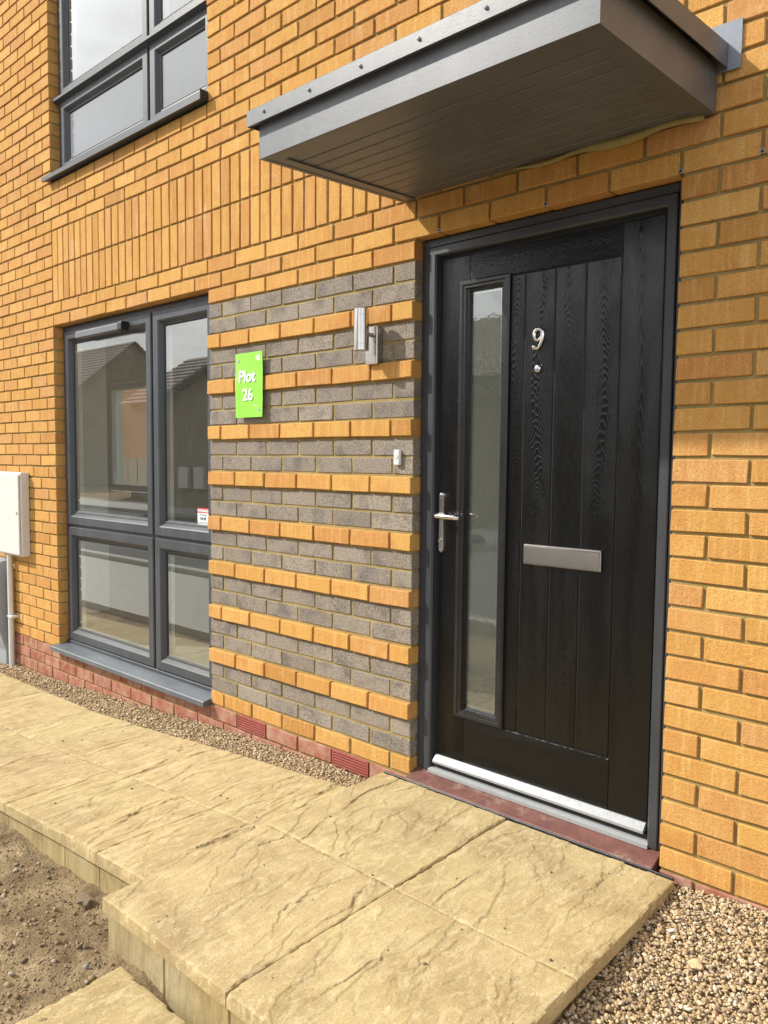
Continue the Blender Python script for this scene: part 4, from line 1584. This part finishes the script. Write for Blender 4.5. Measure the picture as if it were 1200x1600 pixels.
rock('stone', 4.300, -0.325, -0.046, 0.021, mat_plain('buff_lump', (0.50, 0.37, 0.20), 0.9, mott=0.3, bump=0.8), 'largest buff lump of mortar lying on the pea gravel', 'stone', 3)
rock('stone', 2.655, -1.165, -0.172, 0.027, M['stone'], 'dark grey lump of concrete against the path riser', 'stone', 4, sq=(1.2, 0.8, 0.6))
rock('stone', 2.862, -1.195, -0.165, 0.017, M['stone'], 'small dark stone in the corner between path and landing', 'stone', 6)
rock('stone', 2.905, -1.285, -0.160, 0.013, M['stone'], 'small dark stone on soil below the landing corner', 'stone', 8)
for q, (x, y, lab) in enumerate(((4.19, -0.245, 'white scrap of plastic by the slab edge on gravel'), (4.175, -0.72, 'white curved offcut lying on gravel at the bottom of the picture'))):
    z = float(gz_right(np.array(x), np.array(y))) + 0.012
    a = 0.6 + q
    mb = MB().tube([(x, y, z), (x + 0.014 * math.cos(a), y + 0.014 * math.sin(a), z + 0.004), (x + 0.026 * math.cos(a + 0.5), y + 0.026 * math.sin(a + 0.5), z + 0.001)], [0.0035, 0.004, 0.002], 8)
    tag(put('plastic_scrap', mb, M['litter'], smooth=True), lab, 'scrap')
# crumbs of soil trodden on to the slabs
n = 60
cxs = np.r_[rng.uniform(1.2, 2.9, 34), rng.uniform(2.95, 4.1, 26)]
cys = np.r_[rng.uniform(-1.05, -0.22, 34), rng.uniform(-1.2, -0.06, 26)]
zz = np.where(cxs < 2.922, z_ramp(cxs, cys), z_land(cxs, cys)) + 0.003
V, F = pebbles(np.c_[cxs, cys, zz], 0.0025 + 0.0045 * rng.random(n) ** 2, ICO1, 15)
o = np_mesh('soil_crumbs', V, F, M['stone'])
tag(o, 'dark crumbs of soil scattered over the paving', 'crumbs', kind='stuff')

# =================================================================== ACROSS THE STREET (seen in the glass)
rd = grid_mesh(np.array([-120.0, -20, 20, 120]), np.array([-9.4, -3.6]), lambda X, Y: -0.335 + 0 * X)
tag(put('road', rd, M['asphalt']), kind='structure')
for y0, y1 in ((-3.6, -3.45), (-9.55, -9.4)):
    tag(put('kerb', MB().box(-120, 120, y0, y1, -0.5, -0.235, 0.01), M['concrete']), kind='structure')
tag(put('pavement', MB().box(-120, 120, -11.6, -9.56, -0.5, -0.245), M['concrete']), kind='structure')
tag(put('driveway', MB().box(-30.0, 0.3, -3.44, -1.55, -0.5, -0.30), M['concrete']), kind='structure')


def gable_house(x0, x1, y0, y1, eave, ridge, along_x, label, ov=0.35, boxes=()):
    base = ((x0 + x1) / 2, (y0 + y1) / 2, -0.35)
    h = empty('far_house', base, label, 'house', 'houses across the street')
    mb = MB().box(x0, x1, y0, y1, -0.4, eave)
    xm, ym = (x0 + x1) / 2, (y0 + y1) / 2
    if along_x:
        mb.add([(x0, y0, eave), (x0, y1, eave), (x0, ym, ridge - 0.1), (x1, y0, eave), (x1, y1, eave), (x1, ym, ridge - 0.1)], [(0, 1, 2), (3, 5, 4), (0, 2, 5, 3), (1, 4, 5, 2)])
    else:
        mb.add([(x0, y0, eave), (x1, y0, eave), (xm, y0, ridge - 0.1), (x0, y1, eave), (x1, y1, eave), (xm, y1, ridge - 0.1)], [(0, 2, 1), (3, 4, 5), (0, 3, 5, 2), (1, 2, 5, 4)])
    put('wall', mb, M['farwall'], h)
    # courses of tiles, each lapping the one below
    half = (y1 - y0) / 2 if along_x else (x1 - x0) / 2
    run = half + ov
    drop = (ridge - eave) / half * ov
    nC = max(6, int(math.hypot(run, ridge - eave + drop) / 0.33))
    for side in (-1, 1):
        rf = MB()
        for k in range(nC):
            a0, a1 = k / nC, (k + 1.0) / nC
            d0, d1 = run * a0, run * a1
            zz0 = ridge - (ridge - eave + drop) * a0
            zz1 = ridge - (ridge - eave + drop) * a1
            lo, hi = (x0 - ov, x1 + ov) if along_x else (y0 - ov, y1 + ov)
            quad = [(side * d0, zz0 + 0.02), (side * d1, zz1 + 0.075), (side * d1, zz1 + 0.02), (side * d0, zz0 - 0.03)]
            if along_x:
                rf.prism([(ym + p[0], p[1]) for p in quad], lo, hi)
            else:
                t_ = MB().prism([(p[0], p[1]) for p in quad], lo, hi)
                rf.add([(xm + p[1], p[0], p[2]) for p in t_.v], t_.f)
        put('roof_slope', rf, M['farroof'], h)
    for mx_ in boxes:
        put('meter_box', MB().box(mx_, mx_ + 0.5, y1 + 0.002, y1 + 0.16, 0.35, 1.0, 0.02), M['cream'], h)
    return h


gable_house(-60.0, -36.7, -26.6, -16.4, 3.8, 8.0, True, 'brown gabled house at the far left of the row across the street')
gable_house(-24.6, -1.5, -20.6, -14.4, 3.65, 5.65, True, 'long brown house with tiled roof directly across the street')
gable_house(-16.9, -6.2, -14.39, -11.0, 2.95, 4.6, False, 'low gabled wing standing in front of the long brown house', boxes=(-15.6, -14.8))
# red brick house behind, seen through the back window
bh = empty('far_house', (-18.0, 13.0, -0.4), 'red brick house seen through the back window', 'house')
put('wall', MB().box(-30, -6, 12, 17, -0.4, 5.5), M['farred'], bh)
put('roof', MB().prism([(11.6, 5.5), (17.4, 5.5), (14.5, 8.0)], -30.4, -5.6), M['farroof'], bh)
fnc = empty('back_fence', (-18.0, 9.0, -0.4), 'brown board fence seen through the back window', 'fence')
for q in range(40):
    x = -26 + q * 0.5
    put('board', MB().box(x, x + 0.47, 9.0 + 0.01 * (q % 2), 9.03 + 0.01 * (q % 2), -0.4, 1.25), M['farroof'], fnc)
